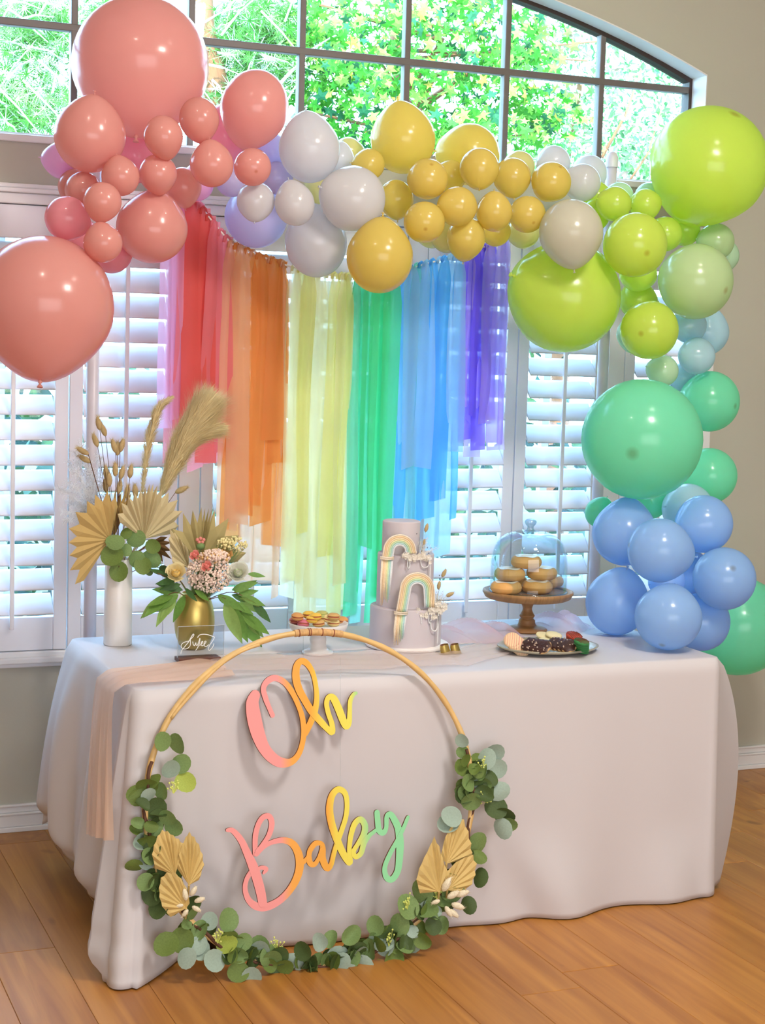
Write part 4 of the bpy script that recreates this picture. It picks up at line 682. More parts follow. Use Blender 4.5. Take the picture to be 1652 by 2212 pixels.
# little lime berry clusters
MBE = M('lime_buds', 'DCE67E', .6, var=.1)
for (u, v) in ((375, 1698), (600, 2040), (840, 2030), (1053, 1718), (880, 1950), (1045, 1650), (943, 1925), (470, 2022)):
    b = MB(); c = onH(u, v, .03)
    for k in range(16):
        q = c + Vector((rg.gauss(0, .008), rg.gauss(0, .004), rg.gauss(0, .011))); b.ball(q, .0028, 6, 4); b.tube([c - Vector((0, 0, .02)), q], .0007, 3)
    wp('bud_cluster', b, MBE, hoop)
# pleated palm spears
MPA = M('dried_palm', 'DCC07C', .6, var=.12, nscale=10, transl=.15, spec=.3)
def pleat(hub, tips, notch, lift, mat_dir):
    """fan of folded blades from hub to tips; notch = how far in the outline dips between tips"""
    b_ = MB(); hub = Vector(hub); n_ = len(tips); T_ = [Vector(q) for q in tips]
    for i in range(n_):
        t_ = T_[i]; pr = T_[i - 1] if i else t_ + (t_ - T_[i + 1]); nx = T_[i + 1] if i < n_ - 1 else t_ + (t_ - T_[i - 1])
        l_ = hub + ((pr + t_) / 2 - hub) * notch; r_ = hub + ((nx + t_) / 2 - hub) * notch; m_ = hub + (t_ - hub) * .72 * min(1, notch + .1)
        sg = mat_dir * lift
        b_.add([hub, l_ - sg, t_, r_ - sg, m_ + sg], [(0, 4, 1), (1, 4, 2), (2, 4, 3), (3, 4, 0)])
    return b_
for hub, out in (((378, 1890), [(333, 1866), (328, 1846), (332, 1826), (340, 1806), (350, 1792), (362, 1795), (374, 1804), (386, 1812), (396, 1822), (390, 1850)]),
                 ((408, 1912), [(384, 1866), (386, 1846), (393, 1826), (401, 1808), (409, 1796), (420, 1808), (430, 1824), (438, 1846), (441, 1868), (434, 1890)]),
                 ((402, 1962), [(362, 1974), (350, 1958), (344, 1938), (343, 1918), (347, 1896), (360, 1884), (378, 1884), (392, 1898), (403, 1918), (408, 1940)]),
                 ((948, 1926), [(904, 1920), (899, 1900), (905, 1876), (916, 1852), (929, 1826), (938, 1806), (949, 1828), (956, 1852), (966, 1880), (970, 1905)]),
                 ((964, 1866), [(955, 1836), (962, 1808), (974, 1786), (992, 1762), (1002, 1770), (1012, 1796), (1018, 1822), (1020, 1842)]),
                 ((966, 1922), [(968, 1880), (985, 1862), (1004, 1852), (1022, 1846), (1030, 1866), (1027, 1890), (1020, 1910), (1002, 1926)])):
    o_ = .045 if hub[1] != 1866 else .035
    b = pleat(onH(*hub, o_), [onH(u, v, o_ + .004 * math.sin(i * 1.3)) for i, (u, v) in enumerate(out)], .965, .0035, HN); b.tube([onH(*hub, o_), onH(hub[0] - 2, hub[1] + 22, .02)], .003, 6)
    o = wp('palm_spear', b, MPA, hoop); solid(o, .0008)
MBT = M('white_bunny_tail', 'F2E8CC', .9, var=.06, nscale=80, bump=.6, bscale=400)
def fuzz(b_, a_, c_, r, rr_, n_=70):
    a_ = Vector(a_); c_ = Vector(c_); d_ = (c_ - a_); l_ = d_.length; d_ = d_ / l_; x_ = d_.orthogonal().normalized(); y_ = d_.cross(x_); pr = [(0, .3), (.15, .75), (.4, 1), (.7, .85), (.92, .45), (1, .1)]
    b_.tube([a_ + d_ * l_ * k for k, _ in pr], [r * q for _, q in pr], 8)
    for i in range(n_):
        k = rr_.random(); q = 1 - abs(k - .45) * 1.2; an = rr_.uniform(0, 6.28); rd = x_ * math.cos(an) + y_ * math.sin(an); p0 = a_ + d_ * (l_ * k) + rd * r * q * .8
        p1 = p0 + rd * r * .75 + d_ * l_ * .22; s_ = rd.cross(d_) * r * .06; b_.add([p0 - s_, p0 + s_, p1], [(0, 1, 2)])
for (u, v, a, l_) in ((402, 1945, 100, 26), (412, 1935, 60, 24), (420, 1948, 20, 24), (396, 1955, 190, 18), (406, 1965, 230, 20), (415, 1958, 330, 22), (956, 1925, 60, 34), (966, 1940, 30, 30), (975, 1952, 340, 30), (985, 1935, 20, 30), (962, 1958, 300, 26), (970, 1965, 320, 26), (950, 1945, 200, 20)):
    b = MB(); A_ = onH(u, v, .05); s_ = l_ / F * dep(A_); dd = (CR * math.cos(D_(a)) - CD * math.sin(D_(a))); fuzz(b, A_, A_ + dd * s_, s_ * .26, rg, 50); wp('bunny_tail', b, MBT, hoop, True)
# ---- script words cut from board, front painted in a left to right rainbow blend
def blend(nm_, stops):
    mw = bpy.data.materials.new(nm_); mw.use_nodes = True; t = mw.node_tree; N = t.nodes; L = t.links
    s_ = N.new('ShaderNodeSeparateXYZ'); tcn = N.new('ShaderNodeTexCoord'); L.new(tcn.outputs['Object'], s_.inputs[0])
    mr = N.new('ShaderNodeMapRange'); mr.inputs['From Min'].default_value = -.22; mr.inputs['From Max'].default_value = .22; L.new(s_.outputs['X'], mr.inputs['Value'])
    rp = N.new('ShaderNodeValToRGB'); e = rp.color_ramp.elements; e[0].position = 0; e[0].color = lin('EF9A98'); e[1].position = 1; e[1].color = lin('90DCA4')
    for p_, h_ in zip(stops, ('EF9A98', 'F0A84A', 'ECA83E', 'EBD650', 'E8E05C', '9CDC98')): q = e.new(p_); q.color = lin(h_)
    L.new(mr.outputs[0], rp.inputs[0]); L.new(rp.outputs[0], N['Principled BSDF'].inputs['Base Color']); N['Principled BSDF'].inputs['Roughness'].default_value = .6; return mw
MWS = {'Oh': blend('rainbow_paint_oh', (.35, .43, .56, .64, .83, .88)), 'Baby': blend('rainbow_paint_baby', (.36, .43, .68, .73, .86, .95))}
MED = M('charred_edge', '6A3320', .8)
def stroke(b_, pts, sc, org, off, pxm):
    P_ = spline(pts, 5); Pw = [onH(org[0] + x / sc, org[1] + y / sc, off + .0016 * i_ / len(P_)) for i_, (x, y, w_) in enumerate(P_)]; W_ = [w_ / sc / 2 / pxm for _, _, w_ in P_]; n_ = len(Pw); Lf = []; Rt = []
    for i in range(n_):
        t_ = (Pw[min(i + 1, n_ - 1)] - Pw[max(i - 1, 0)]).normalized(); sd = t_.cross(HN).normalized(); Lf.append(Pw[i] + sd * W_[i]); Rt.append(Pw[i] - sd * W_[i])
    def cap(c, a, t_, w_): sd = a; return [c + sd * w_ * math.cos(q) + t_ * w_ * math.sin(q) for q in (PI * .2, PI * .4, PI * .6, PI * .8)]
    t1 = (Pw[-1] - Pw[-2]).normalized(); t0 = (Pw[0] - Pw[1]).normalized()
    ring = Lf + cap(Pw[-1], (Lf[-1] - Pw[-1]).normalized(), t1, W_[-1]) + Rt[::-1] + cap(Pw[0], (Rt[0] - Pw[0]).normalized(), t0, W_[0])
    th = .0065; m_ = len(ring); o = len(b_.v); b_.v += [tuple(q) for q in ring] + [tuple(q - HN * th) for q in ring]
    def face(f_, mi): b_.f.append(tuple(o + q for q in f_)); b_.mi.append(mi)
    for i in range(n_ - 1): face((i, i + 1, m_ - 5 - (i + 1), m_ - 5 - i), 0)
    face((n_ - 1, n_, n_ + 1, n_ + 2, n_ + 3, n_ + 4), 0); face((m_ - 5, m_ - 4, m_ - 3, m_ - 2, m_ - 1, 0), 0)
    for i in range(m_): j = (i + 1) % m_; face((i, m_ + i, m_ + j, j), 1)
    for i in range(n_ - 1): face((m_ + i, m_ + m_ - 5 - i, m_ + m_ - 5 - (i + 1), m_ + i + 1), 1)
WORDS = {'Oh': ('painted wooden script word Oh hanging in the upper part of the hoop', [
    [[(262, 375, 84), (240, 440, 104), (255, 560, 118), (285, 680, 112), (330, 790, 96), (395, 870, 88), (470, 912, 80), (550, 905, 56), (608, 845, 46), (640, 750, 44), (650, 650, 46), (635, 540, 44), (600, 440, 42), (550, 340, 46), (490, 268, 48), (420, 238, 50), (362, 262, 50), (328, 320, 44), (345, 400, 44), (372, 470, 38), (400, 535, 40)]],
    [[(660, 680, 50), (700, 600, 52), (738, 500, 52), (752, 400, 44), (745, 300, 40), (720, 195, 42), (672, 120, 50), (625, 105, 52), (592, 150, 58), (588, 240, 64), (612, 330, 62), (655, 410, 60), (710, 500, 60), (775, 575, 56), (840, 645, 48), (876, 668, 50), (872, 600, 44), (845, 520, 42), (830, 440, 42), (848, 392, 46), (885, 400, 60), (925, 480, 64), (960, 570, 62), (988, 622, 56), (1010, 590, 46), (1015, 500, 40), (1020, 420, 38), (1045, 370, 32), (1066, 358, 26)]]]),
    'Baby': ('painted wooden script word Baby hanging in the lower part of the hoop', [
    [[(42, 1450, 30), (85, 1455, 42), (150, 1530, 52), (200, 1635, 62), (248, 1745, 78), (282, 1850, 78), (308, 1950, 76), (322, 2030, 72)], [(235, 1775, 40), (195, 1840, 38), (182, 1920, 40), (210, 2005, 48), (270, 2055, 60), (350, 2062, 62), (450, 2015, 58), (530, 1938, 58), (590, 1840, 64), (617, 1740, 68), (607, 1640, 66), (562, 1560, 58), (490, 1530, 48), (400, 1545, 38), (330, 1583, 36), (272, 1640, 40)], [(262, 1640, 40), (264, 1500, 44), (290, 1400, 44), (330, 1345, 44), (375, 1342, 46), (395, 1400, 46), (372, 1490, 42), (320, 1570, 38), (280, 1620, 40)], [(280, 1770, 30), (310, 1748, 30), (350, 1760, 38), (330, 1792, 22)]],
    [[(640, 1710, 36), (685, 1665, 40), (700, 1610, 44), (742, 1556, 44), (790, 1558, 36), (800, 1600, 50), (800, 1680, 56), (835, 1752, 54), (868, 1722, 42), (888, 1640, 38), (905, 1580, 38)], [(690, 1660, 44), (700, 1712, 48), (735, 1722, 40), (770, 1670, 34), (795, 1600, 36)]],
    [[(868, 1722, 42), (898, 1600, 42), (948, 1460, 42), (985, 1340, 42), (993, 1230, 42), (975, 1152, 46), (922, 1125, 50), (872, 1180, 56), (855, 1285, 62), (872, 1400, 62), (912, 1520, 62), (955, 1620, 58), (1000, 1695, 54), (1018, 1700, 48), (1012, 1600, 40), (1025, 1490, 44), (1055, 1400, 48), (1100, 1364, 50), (1135, 1410, 54), (1128, 1480, 54), (1080, 1560, 40), (1045, 1620, 40), (1062, 1662, 40), (1105, 1632, 46), (1130, 1550, 48), (1180, 1482, 34)]],
    [[(1160, 1500, 34), (1225, 1450, 32)], [(1232, 1310, 48), (1238, 1380, 50), (1248, 1450, 50), (1282, 1470, 48), (1305, 1430, 38), (1310, 1345, 42), (1338, 1322, 46), (1372, 1370, 56), (1402, 1440, 62), (1415, 1550, 68), (1410, 1680, 62), (1395, 1780, 56), (1350, 1842, 52), (1305, 1822, 48), (1295, 1740, 42), (1340, 1630, 40), (1390, 1540, 38), (1440, 1440, 34), (1472, 1362, 32), (1480, 1345, 28)]]])}
LN = {'Oh': ['letter_o', 'letter_h'], 'Baby': ['letter_b', 'letter_a', 'letter_b', 'letter_y']}
for w_, (lab, letters) in WORDS.items():
    c = onH(652, 1600 if w_ == 'Oh' else 1880, .0); t = thing('word_sign', c, lab, 'sign', 'words in the hoop')
    # the blend runs from the left edge of the longer word to its right edge; a little earlier for Oh
    for nm_, st in zip(LN[w_], letters):
        b = MB()
        for k_, s_ in enumerate(st): stroke(b, s_, 3.6864, (480, 1400), .003 + .0003 * k_, F / dep(c))
        wp(nm_, b, [MWS[w_], MED], t)
    b = MB(); tops_ = ((655, 1428), (655, 1360)) if w_ == 'Oh' else ((735, 1702), (735, 1420))
    b.tube([onH(*tops_[0], .001), onH(*tops_[1], .001)], .0004, 4); wp('thread', b, glass('clear_thread', 'E8F0F0', .1), t)

# ================================================================ THINGS ON THE TABLE
ZT = .7505
MWC = M('white_ceramic', 'E2DEDC', .28, var=.03, nscale=6, bump=.1, bscale=30); MGD = M('brushed_gold', 'C2AA62', .36, metal=.9, var=.08, nscale=14, stretch=(8, 8, .4))
def base_at(u, v, z=None): return atZ(u, v, ZT if z is None else z)
# white cylinder vase
p = base_at(254, 1392); t = thing('white_vase', p, 'tall white ceramic cylinder vase at the left end of the table', 'vase', 'vases')
vp = p; b = MB(); H_ = .262
b.lathe([(.0405, 0), (.043, .004), (.0425, .1), (.0405, H_ - .004), (.039, H_), (.0365, H_ - .004), (.038, .01)], 40, p, capb=True, capt=True); wp('body', b, MWC, t, True)
b = MB(); b.lathe([(.0385, H_ + .0005), (.041, H_ + .001), (.041, H_ - .006)], 40, p); wp('rim', b, MWC, t, True)
# gold vase
p = base_at(419, 1400); gp = p; t = thing('gold_vase', p, 'rounded brushed gold vase holding the low flower bouquet', 'vase', 'vases')
b = MB(); prof = spline([(.034, 0), (.045, .012), (.057, .045), (.0605, .085), (.0555, .125), (.046, .155), (.040, .168)], 5); b.lathe(prof, 48, p, capb=True); wp('body', b, MGD, t, True)
b = MB(); b.lathe([(.040, .168), (.0385, .17), (.036, .165), (.034, .12)], 48, p, capt=True); wp('lip', b, MGD, t, True)
# ---- dried palm fans
MPF = [M('palm_brown', 'D0B274', .65, var=.12, nscale=8, transl=.2, spec=.2), M('palm_straw', 'DCCDA2', .65, var=.10, nscale=8, transl=.2, spec=.2), M('palm_olive', 'C2B27C', .65, var=.12, nscale=8, transl=.2, spec=.2), M('palm_dark', '7E5A34', .7, var=.15, nscale=8, transl=.1)]
rv = random.Random(77)
def fan(label, hub, tips, Y, mat, notch, foot, lift=.005, dy=.0, name='dried_palm_leaf'):
    h = atY(*hub, Y); T_ = [atY(u, v, Y - .02 - dy * math.sin(PI * i / max(1, len(tips) - 1)) + .006 * math.sin(i * 2)) for i, (u, v) in enumerate(tips)]
    t = thing(name, foot, label, 'dried leaf', 'dried palm leaves in the vases'); b = pleat(h, T_, notch, lift, Vector((0, -1, 0)))
    o = wp('blades', b, mat, t); solid(o, .0009); b = MB(); b.tube([h, (h * .5 + Vector(foot) * .5) + Vector((0, -.005, .02)), Vector(foot)], .003, 6); wp('stem', b, mat, t, True)
vt = vp + Vector((0, 0, .20)); Yv = vp.y
fan('brown dried palm fan spreading left from the white vase', (238, 1166), [(162, 1262), (151, 1232), (150, 1200), (148, 1172), (149, 1142), (163, 1106), (188, 1082), (205, 1068), (232, 1060), (250, 1072)], Yv - .03, MPF[0], .80, vt, dy=.03)
fan('straw coloured dried palm fan standing upright over the white vase', (311, 1164), [(254, 1110), (262, 1086), (277, 1072), (290, 1064), (303, 1058), (314, 1052), (323, 1046), (331, 1044), (340, 1048), (350, 1056), (364, 1064), (384, 1080), (394, 1104), (386, 1136)], Yv - .05, MPF[1], .84, vt, dy=.03)
fan('brown pointed dried palm blades behind the straw fan, over the white vase', (246, 1160), [(236, 1066), (249, 1056), (262, 1062), (275, 1052), (284, 1064)], Yv + .0, MPF[0], .72, vt)
fan('dark curled dried palm blades between the two vases', (325, 1172), [(362, 1160), (371, 1172), (370, 1190), (371, 1208), (352, 1214)], Yv - .01, MPF[3], .7, vt, name='dried_palm_leaf')
gt = gp + Vector((0, 0, .13)); Yg = gp.y
fan('spiky olive dried palm fan rising behind the bouquet in the gold vase', (432, 1220), [(372, 1142), (395, 1108), (416, 1102), (435, 1096), (443, 1098), (451, 1098), (458, 1100), (463, 1102), (494, 1119), (516, 1156), (532, 1194)], Yg + .03, MPF[2], .74, gt)
fan('half folded pale dried palm leaf at the left of the gold vase bouquet', (408, 1226), [(372, 1212), (366, 1188), (364, 1164), (367, 1142), (378, 1150), (390, 1164), (402, 1180)], Yg + .01, MPF[1], .92, gt)
# ---- pampas plumes
MPP = M('pampas', 'EADBAE', .9, var=.12, nscale=40, transl=.35, spec=.1)
def plume(label, pts, widths, Y, foot, nfl, side=None):
    t = thing('pampas_plume', foot, label, 'dried grass', 'pampas plumes'); P_ = [atY(u, v, Y) for u, v in pts]; sp = spline([tuple(q) + (w_,) for q, w_ in zip(P_, widths)], 8)
    b = MB(); b.tube([Vector(foot)] + [Vector(q[:3]) for q in sp], .0018, 5); wp('stem', b, MPF[1], t)
    b = MB()
    for k in range(nfl):
        i = rv.randrange(len(sp) - 1); c = Vector(sp[i][:3]); d = (Vector(sp[i + 1][:3]) - c).normalized(); w_ = sp[i][3] / F * dep(c); an = rv.uniform(0, 6.28); x_ = d.orthogonal().normalized(); y_ = d.cross(x_)
        rd = x_ * math.cos(an) + y_ * math.sin(an); l_ = w_ * rv.uniform(1.4, 2.6); p0 = c + rd * w_ * rv.uniform(0, .3); p1 = c + rd * w_ * rv.uniform(.5, .8) + d * l_ * .5; sp_ = rv.uniform(.6, 1.15) if rv.random() < .7 else rv.uniform(1.1, 1.7); p2 = c + rd * w_ * sp_ + d * l_ + Vector((rv.gauss(0, .003), 0, -.14 * l_)); s_ = rd.cross(d).normalized() * .0008
        b.add([p0 - s_, p0 + s_, p1 + s_, p2, p1 - s_], [(0, 1, 2, 4), (4, 2, 3)])
    tag(wp('fluff', b, MPP, t), kind='stuff')
plume('slim upright pampas plume with a bent tip, over the white vase', [(306, 1075), (312, 1020), (320, 960), (332, 915), (345, 880), (372, 858)], [3, 11, 15, 15, 11, 3], Yv, vt, 1700)
plume('thick fluffy pampas plume leaning right over the white vase', [(348, 1070), (368, 1020), (388, 975), (412, 935), (432, 900), (445, 880)], [12, 32, 42, 46, 36, 14], Yv - .01, vt, 5200)
plume('side tuft of pampas pointing right, at the thick plume', [(385, 1000), (410, 960), (440, 938), (482, 925)], [14, 30, 24, 5], Yv - .02, vt, 1300)
# ---- bunny tails
MBN = M('tan_bunny_tail', 'D2BA88', .95, var=.12, nscale=60, transl=.3); MST = M('brown_stem', '6A4A30', .8)
for (u, v, a) in ((213, 914, 100), (223, 928, 110), (206, 951, 110), (178, 974, 150), (182, 991, 150), (246, 963, 105), (254, 969, 88), (263, 962, 75), (229, 1020, 92), (236, 1036, 90), (249, 1014, 90), (263, 1021, 75), (282, 1018, 82), (258, 1052, 80), (275, 1062, 85), (292, 1060, 95), (392, 1058, 25), (228, 1048, 95)):
    c = atY(u, v, Yv - .02 + rv.uniform(-.03, .02)); t = thing('bunny_tail_grass', vt, 'tan fluffy bunny tail grass on a thin stem in the white vase', 'dried grass', 'bunny tail grasses'); s_ = 30 / F * dep(c)
    d = CR * math.cos(D_(a)) - CD * math.sin(D_(a)); a_ = c - d * s_ * .5; b = MB(); fuzz(b, a_, c + d * s_ * .5, s_ * .22, rv, 170); wp('seed_head', b, MBN, t, True)
    b = MB(); b.tube([a_, a_ * .55 + vt * .45 - d * .01, vt], .0009, 4); wp('stem', b, MST, t)
# ---- white wispy fern
MWF = M('bleached_fern', 'F6F6FA', .8, transl=.4, spec=.1); t = thing('bleached_fern', vt, 'feathery bleached white fern at the far left of the white vase', 'dried plant'); b = MB()
for (u, v) in ((175, 960), (160, 975), (150, 1000), (170, 1000), (145, 1040), (160, 1050), (135, 1060), (150, 1085), (135, 1105), (165, 1110), (190, 1000), (200, 1030), (185, 1060), (140, 1125), (215, 985), (165, 1020), (180, 1090), (128, 1055)):
    e_ = atY(u, v, Yv + rv.uniform(-.02, .03)); m_ = atY(u * .55 + 225 * .45, v * .55 + 1130 * .45, Yv + .01); pts = spline([tuple(vt), tuple(m_ * .5 + vt * .5), tuple(m_), tuple(e_)], 8); b.tube(pts, .0009, 3)
    for k in range(9, len(pts)):
        c = Vector(pts[k])
        for q in range(12):
            dv = Vector((rv.gauss(-.3, 1), rv.gauss(0, .6), rv.gauss(.2, 1))).normalized() * rv.uniform(.006, .02); b.tube([c, c + dv * .5, c + dv + Vector((0, 0, -.003))], [.0007, .0007, .0005], 3)
            b.ball(c + dv, .0014, 4, 3)
tag(wp('fronds', b, MWF, t), kind='stuff')
# ---- eucalyptus at the mouth of the white vase
t = thing('eucalyptus_sprig', vt, 'sprig of large round green eucalyptus leaves over the mouth of the white vase', 'foliage', 'greenery in the vases')
onV = lambda u, v, off=0.: atY(u, v, vp.y - .05 - off)
EG = 0
for (u, v, r_, a, m_) in ((249, 1170, 21, 170, 0), (243, 1200, 25, 200, 1), (257, 1234, 22, 260, 1), (293, 1164, 22, 20, 0), (272, 1152, 14, 40, 1), (330, 1180, 17, 340, 1), (296, 1208, 20, 250, 0), (308, 1222, 20, 290, 1), (326, 1208, 22, 330, 0), (273, 1188, 14, 270, 0), (322, 1235, 9, 300, 3), (352, 1228, 9, 0, 3)):
    px_leaf(u, v, r_, D_(a), m_, rv.choice((0, 1)), rv.uniform(0, .02), rv.uniform(-.3, .3), onV, t, rv.uniform(-.4, .4))
for e_ in ((249, 1170), (257, 1225), (293, 1164), (330, 1182), (360, 1232), (308, 1220)):
    b = MB(); q = onV(*e_, .005); b.tube([vt, vt * .4 + q * .6 + Vector((0, 0, .03)), q], .0013, 5); wp('stem', b, MST, t)
# ---- bouquet in the gold vase
onG = lambda u, v, off=0.: atY(u, v, gp.y - .05 - off)
def rose(name, label, c, r, mat, mat2, cat='flower', turns=26, foot=None):
    t = thing(name, foot, label, cat, 'flowers in the gold vase'); ax = (-CF + Vector((0, 0, .55))).normalized(); x_ = ax.orthogonal().normalized(); y_ = ax.cross(x_); b = MB()
    for k in range(turns):
        f_ = (k + 1) / turns; a = k * 2.4; rr_ = r * (.12 + .80 * f_); w_ = r * (.30 + .5 * f_); h_ = r * (.85 - .45 * f_); op = .05 + .85 * f_ ** 1.5
        def pt(s, q, a=a, rr_=rr_, w_=w_, h_=h_, op=op):
            an = a + (s - .5) * w_ / rr_ * 1.15; rad = rr_ * (.35 + .65 * q ** .6) + op * r * .14 * q * q; z_ = -r * .35 + (h_ + r * .35) * q - op * r * .16 * q ** 4 - .05 * r * abs(s - .5) * 2
            return c + (x_ * math.cos(an) + y_ * math.sin(an)) * rad + ax * z_
        b.grid(pt, 7, 5)
    wp('petals', b, mat, t, True)
    b = MB(); b.ball(c + ax * r * .12, r * .42, 14, 8); wp('heart', b, mat2, t, True)
    b = MB(); b.tube([c - ax * r * .3, c * .5 + gt * .5, gt], .0018, 6); wp('stem', b, EU[0], t)
MRC = M('rose_cream', 'F4E6B4', .6, var=.05, transl=.2, spec=.2, rnd=.0); MRH = M('rose_heart', 'F0CC78', .6); MRW = M('rose_white', 'F2F2E6', .6, transl=.2, spec=.2); MRP = M('flower_pink', 'F49C90', .6, var=.1, transl=.2); MRO = M('flower_apricot', 'EDBE7A', .6, var=.1, transl=.2)
rose('cream_rose', 'cream yellow rose at the left of the gold vase bouquet', onG(380, 1238, .03), .032, MRC, MRH, foot=gt)
rose('white_carnation', 'white ruffled bloom at the right of the gold vase bouquet', onG(514, 1237, .02), .034, MRW, M('bloom_green', 'D4DEB4', .6), turns=40, foot=gt)
rose('pink_bloom', 'coral pink bloom at the upper left of the gold vase bouquet', onG(421, 1200, .02), .017, MRP, MRP, turns=14, foot=gt)
rose('pink_bloom', 'pink bloom in the middle of the gold vase bouquet', onG(447, 1224, .05), .018, MRP, MRP, turns=14, foot=gt)
rose('apricot_bloom', 'apricot bloom at the upper right of the gold vase bouquet', onG(486, 1200, .0), .024, MRO, MRO, turns=24, foot=gt)
t = thing('bud_spray', gt, 'tiny pink buds on a green tip topping the gold vase bouquet', 'flower', 'flowers in the gold vase')
b = MB()
for (u, v) in ((426, 1166), (433, 1163), (440, 1166), (430, 1171), (437, 1171)): b.ball(onG(u, v, -.01), .0055, 8, 5)
wp('buds', b, MRP, t, True); b = MB(); b.ball(onG(433, 1180, -.01), .014, 8, 6, (1, .8, .8)); b.tube([onG(433, 1180, -.01), gt], .0015, 5); wp('calyx', b, EU[0], t, True)
def sprays(name, label, col, cen, ru, rv_, n_, rad, off0, dens_mat2=None):
    t = thing(name, gt, label, 'flower', 'flowers in the gold vase'); b = MB(); s_ = MB()
    for k in range(n_):
        a = rv.uniform(0, 6.28); q = math.sqrt(rv.random()); u = cen[0] + ru * q * math.cos(a); v = cen[1] + rv_ * q * math.sin(a); c = onG(u, v, off0 + .035 * (1 - q * q) + rv.uniform(-.01, .01))
        b.cur = 0 if rv.random() < .75 else 1; b.ball(c, rad * rv.uniform(.7, 1.25), 6, 4)
        if k % 3 == 0: s_.tube([c, c * .6 + gt * .4, gt], .0006, 3)
    tag(wp('florets', b, [col, dens_mat2 or col], t, True), kind='stuff'); tag(wp('stems', s_, EU[0], t), kind='stuff')
MGP = M('gyp_blush', 'F4D8C8', .7, var=.1); MGW = M('gyp_cream', 'F6E6D0', .7); MGY = M('yarrow_yellow', 'E8DCA0', .7); MGG = M('yarrow_apricot', 'DDB478', .7)
sprays('babys_breath', 'dense blush pink baby breath cluster at the centre of the gold vase bouquet', MGP, (452, 1240), 50, 40, 620, .0036, .0, MGW)
sprays('hydrangea_head', 'peach tiny flowered head above the baby breath in the gold vase bouquet', MGP, (462, 1204), 34, 18, 320, .004, .01, MGG)
sprays('yarrow', 'pale yellow green yarrow at the upper right of the gold vase bouquet', MGY, (500, 1176), 34, 16, 150, .0038, -.02, MGY)
def long_leaf():
    b_ = MB(); n_ = 9; vs = []
    for i in range(n_):
        k = i / (n_ - 1); w_ = math.sin(PI * k ** .8) * .15 + .004; z_ = -.12 * k * k
        vs += [(-w_, k, z_ + .02), (0, k, z_), (w_, k, z_ + .02)]
    b_.add(vs, [(3 * i, 3 * i + 1, 3 * i + 4, 3 * i + 3) for i in range(n_ - 1)] + [(3 * i + 1, 3 * i + 2, 3 * i + 5, 3 * i + 4) for i in range(n_ - 1)]); return b_
MLG = [M('foliage_green', '6C9440', .5, var=.15, transl=.2, spec=.35), M('foliage_light', '90AE5C', .5, var=.12, transl=.25, spec=.35), M('foliage_deep', '446A34', .5, var=.15, transl=.15, spec=.35)]
LLM = [long_leaf().mesh('leaf', m, True) for m in MLG]
def lleaf(parent, A_, B_, m_):
    y = (B_ - A_); l_ = y.length; y = y / l_; z = (-CF + Vector((rv.uniform(-.4, .4), 0, rv.uniform(-.2, .6)))); z = (z - y * z.dot(y)).normalized(); x = y.cross(z)
    o = bpy.data.objects.new('leaf', LLM[m_]); COL.objects.link(o); o.parent = parent; o.matrix_local = Matrix.Translation(A_ - Vector(parent.location)) @ Matrix((x, y, z)).transposed().to_4x4() @ Matrix.Scale(l_, 4)
def sprig(label, path, leaves, off=.0):
    t = thing('foliage_sprig', gt, label, 'foliage', 'greenery in the vases'); P_ = [gt] + [onG(u, v, off) for u, v in path]; b = MB(); b.tube(spline([tuple(q) for q in P_], 5), .0014, 5); wp('stem', b, MST, t)
    for (u0, v0, u1, v1, m_) in leaves: lleaf(t, onG(u0, v0, off), onG(u1, v1, off + rv.uniform(-.01, .03)), m_)
sprig('long leaved green sprig arching down to the right of the gold vase', [(475, 1290), (510, 1310), (540, 1345)], [(470, 1288, 500, 1310, 0), (485, 1300, 522, 1392, 1), (495, 1305, 536, 1390, 0), (505, 1312, 560, 1348, 1), (512, 1318, 567, 1402, 0), (520, 1325, 585, 1370, 0), (530, 1335, 572, 1378, 1), (500, 1300, 550, 1326, 0), (498, 1310, 518, 1360, 1)])
sprig('green sprig spreading straight right of the gold vase bouquet', [(490, 1280), (530, 1290), (560, 1310)], [(500, 1275, 558, 1257, 0), (505, 1280, 556, 1252, 1), (512, 1285, 560, 1275, 0), (520, 1288, 575, 1308, 0), (515, 1290, 574, 1330, 1), (545, 1300, 586, 1345, 2), (500, 1285, 545, 1300, 2), (535, 1240, 574, 1244, 0), (470, 1285, 530, 1320, 0)])
sprig('drooping green sprig at the lower left of the gold vase', [(385, 1280), (355, 1290), (325, 1310)], [(395, 1275, 340, 1262, 2), (390, 1280, 330, 1272, 0), (375, 1285, 318, 1306, 0), (365, 1288, 310, 1330, 0), (350, 1290, 302, 1335, 1), (372, 1290, 336, 1352, 1), (380, 1292, 345, 1340, 1), (400, 1285, 372, 1345, 0), (385, 1285, 340, 1318, 0)])
sprig('dark leafed sprig between the cream rose and the white vase', [(390, 1255), (365, 1248), (340, 1238)], [(385, 1250, 338, 1262, 2), (370, 1248, 336, 1232, 2), (355, 1240, 322, 1230, 2), (390, 1262, 345, 1275, 2), (400, 1270, 425, 1300, 2), (420, 1275, 455, 1298, 0)], .01)
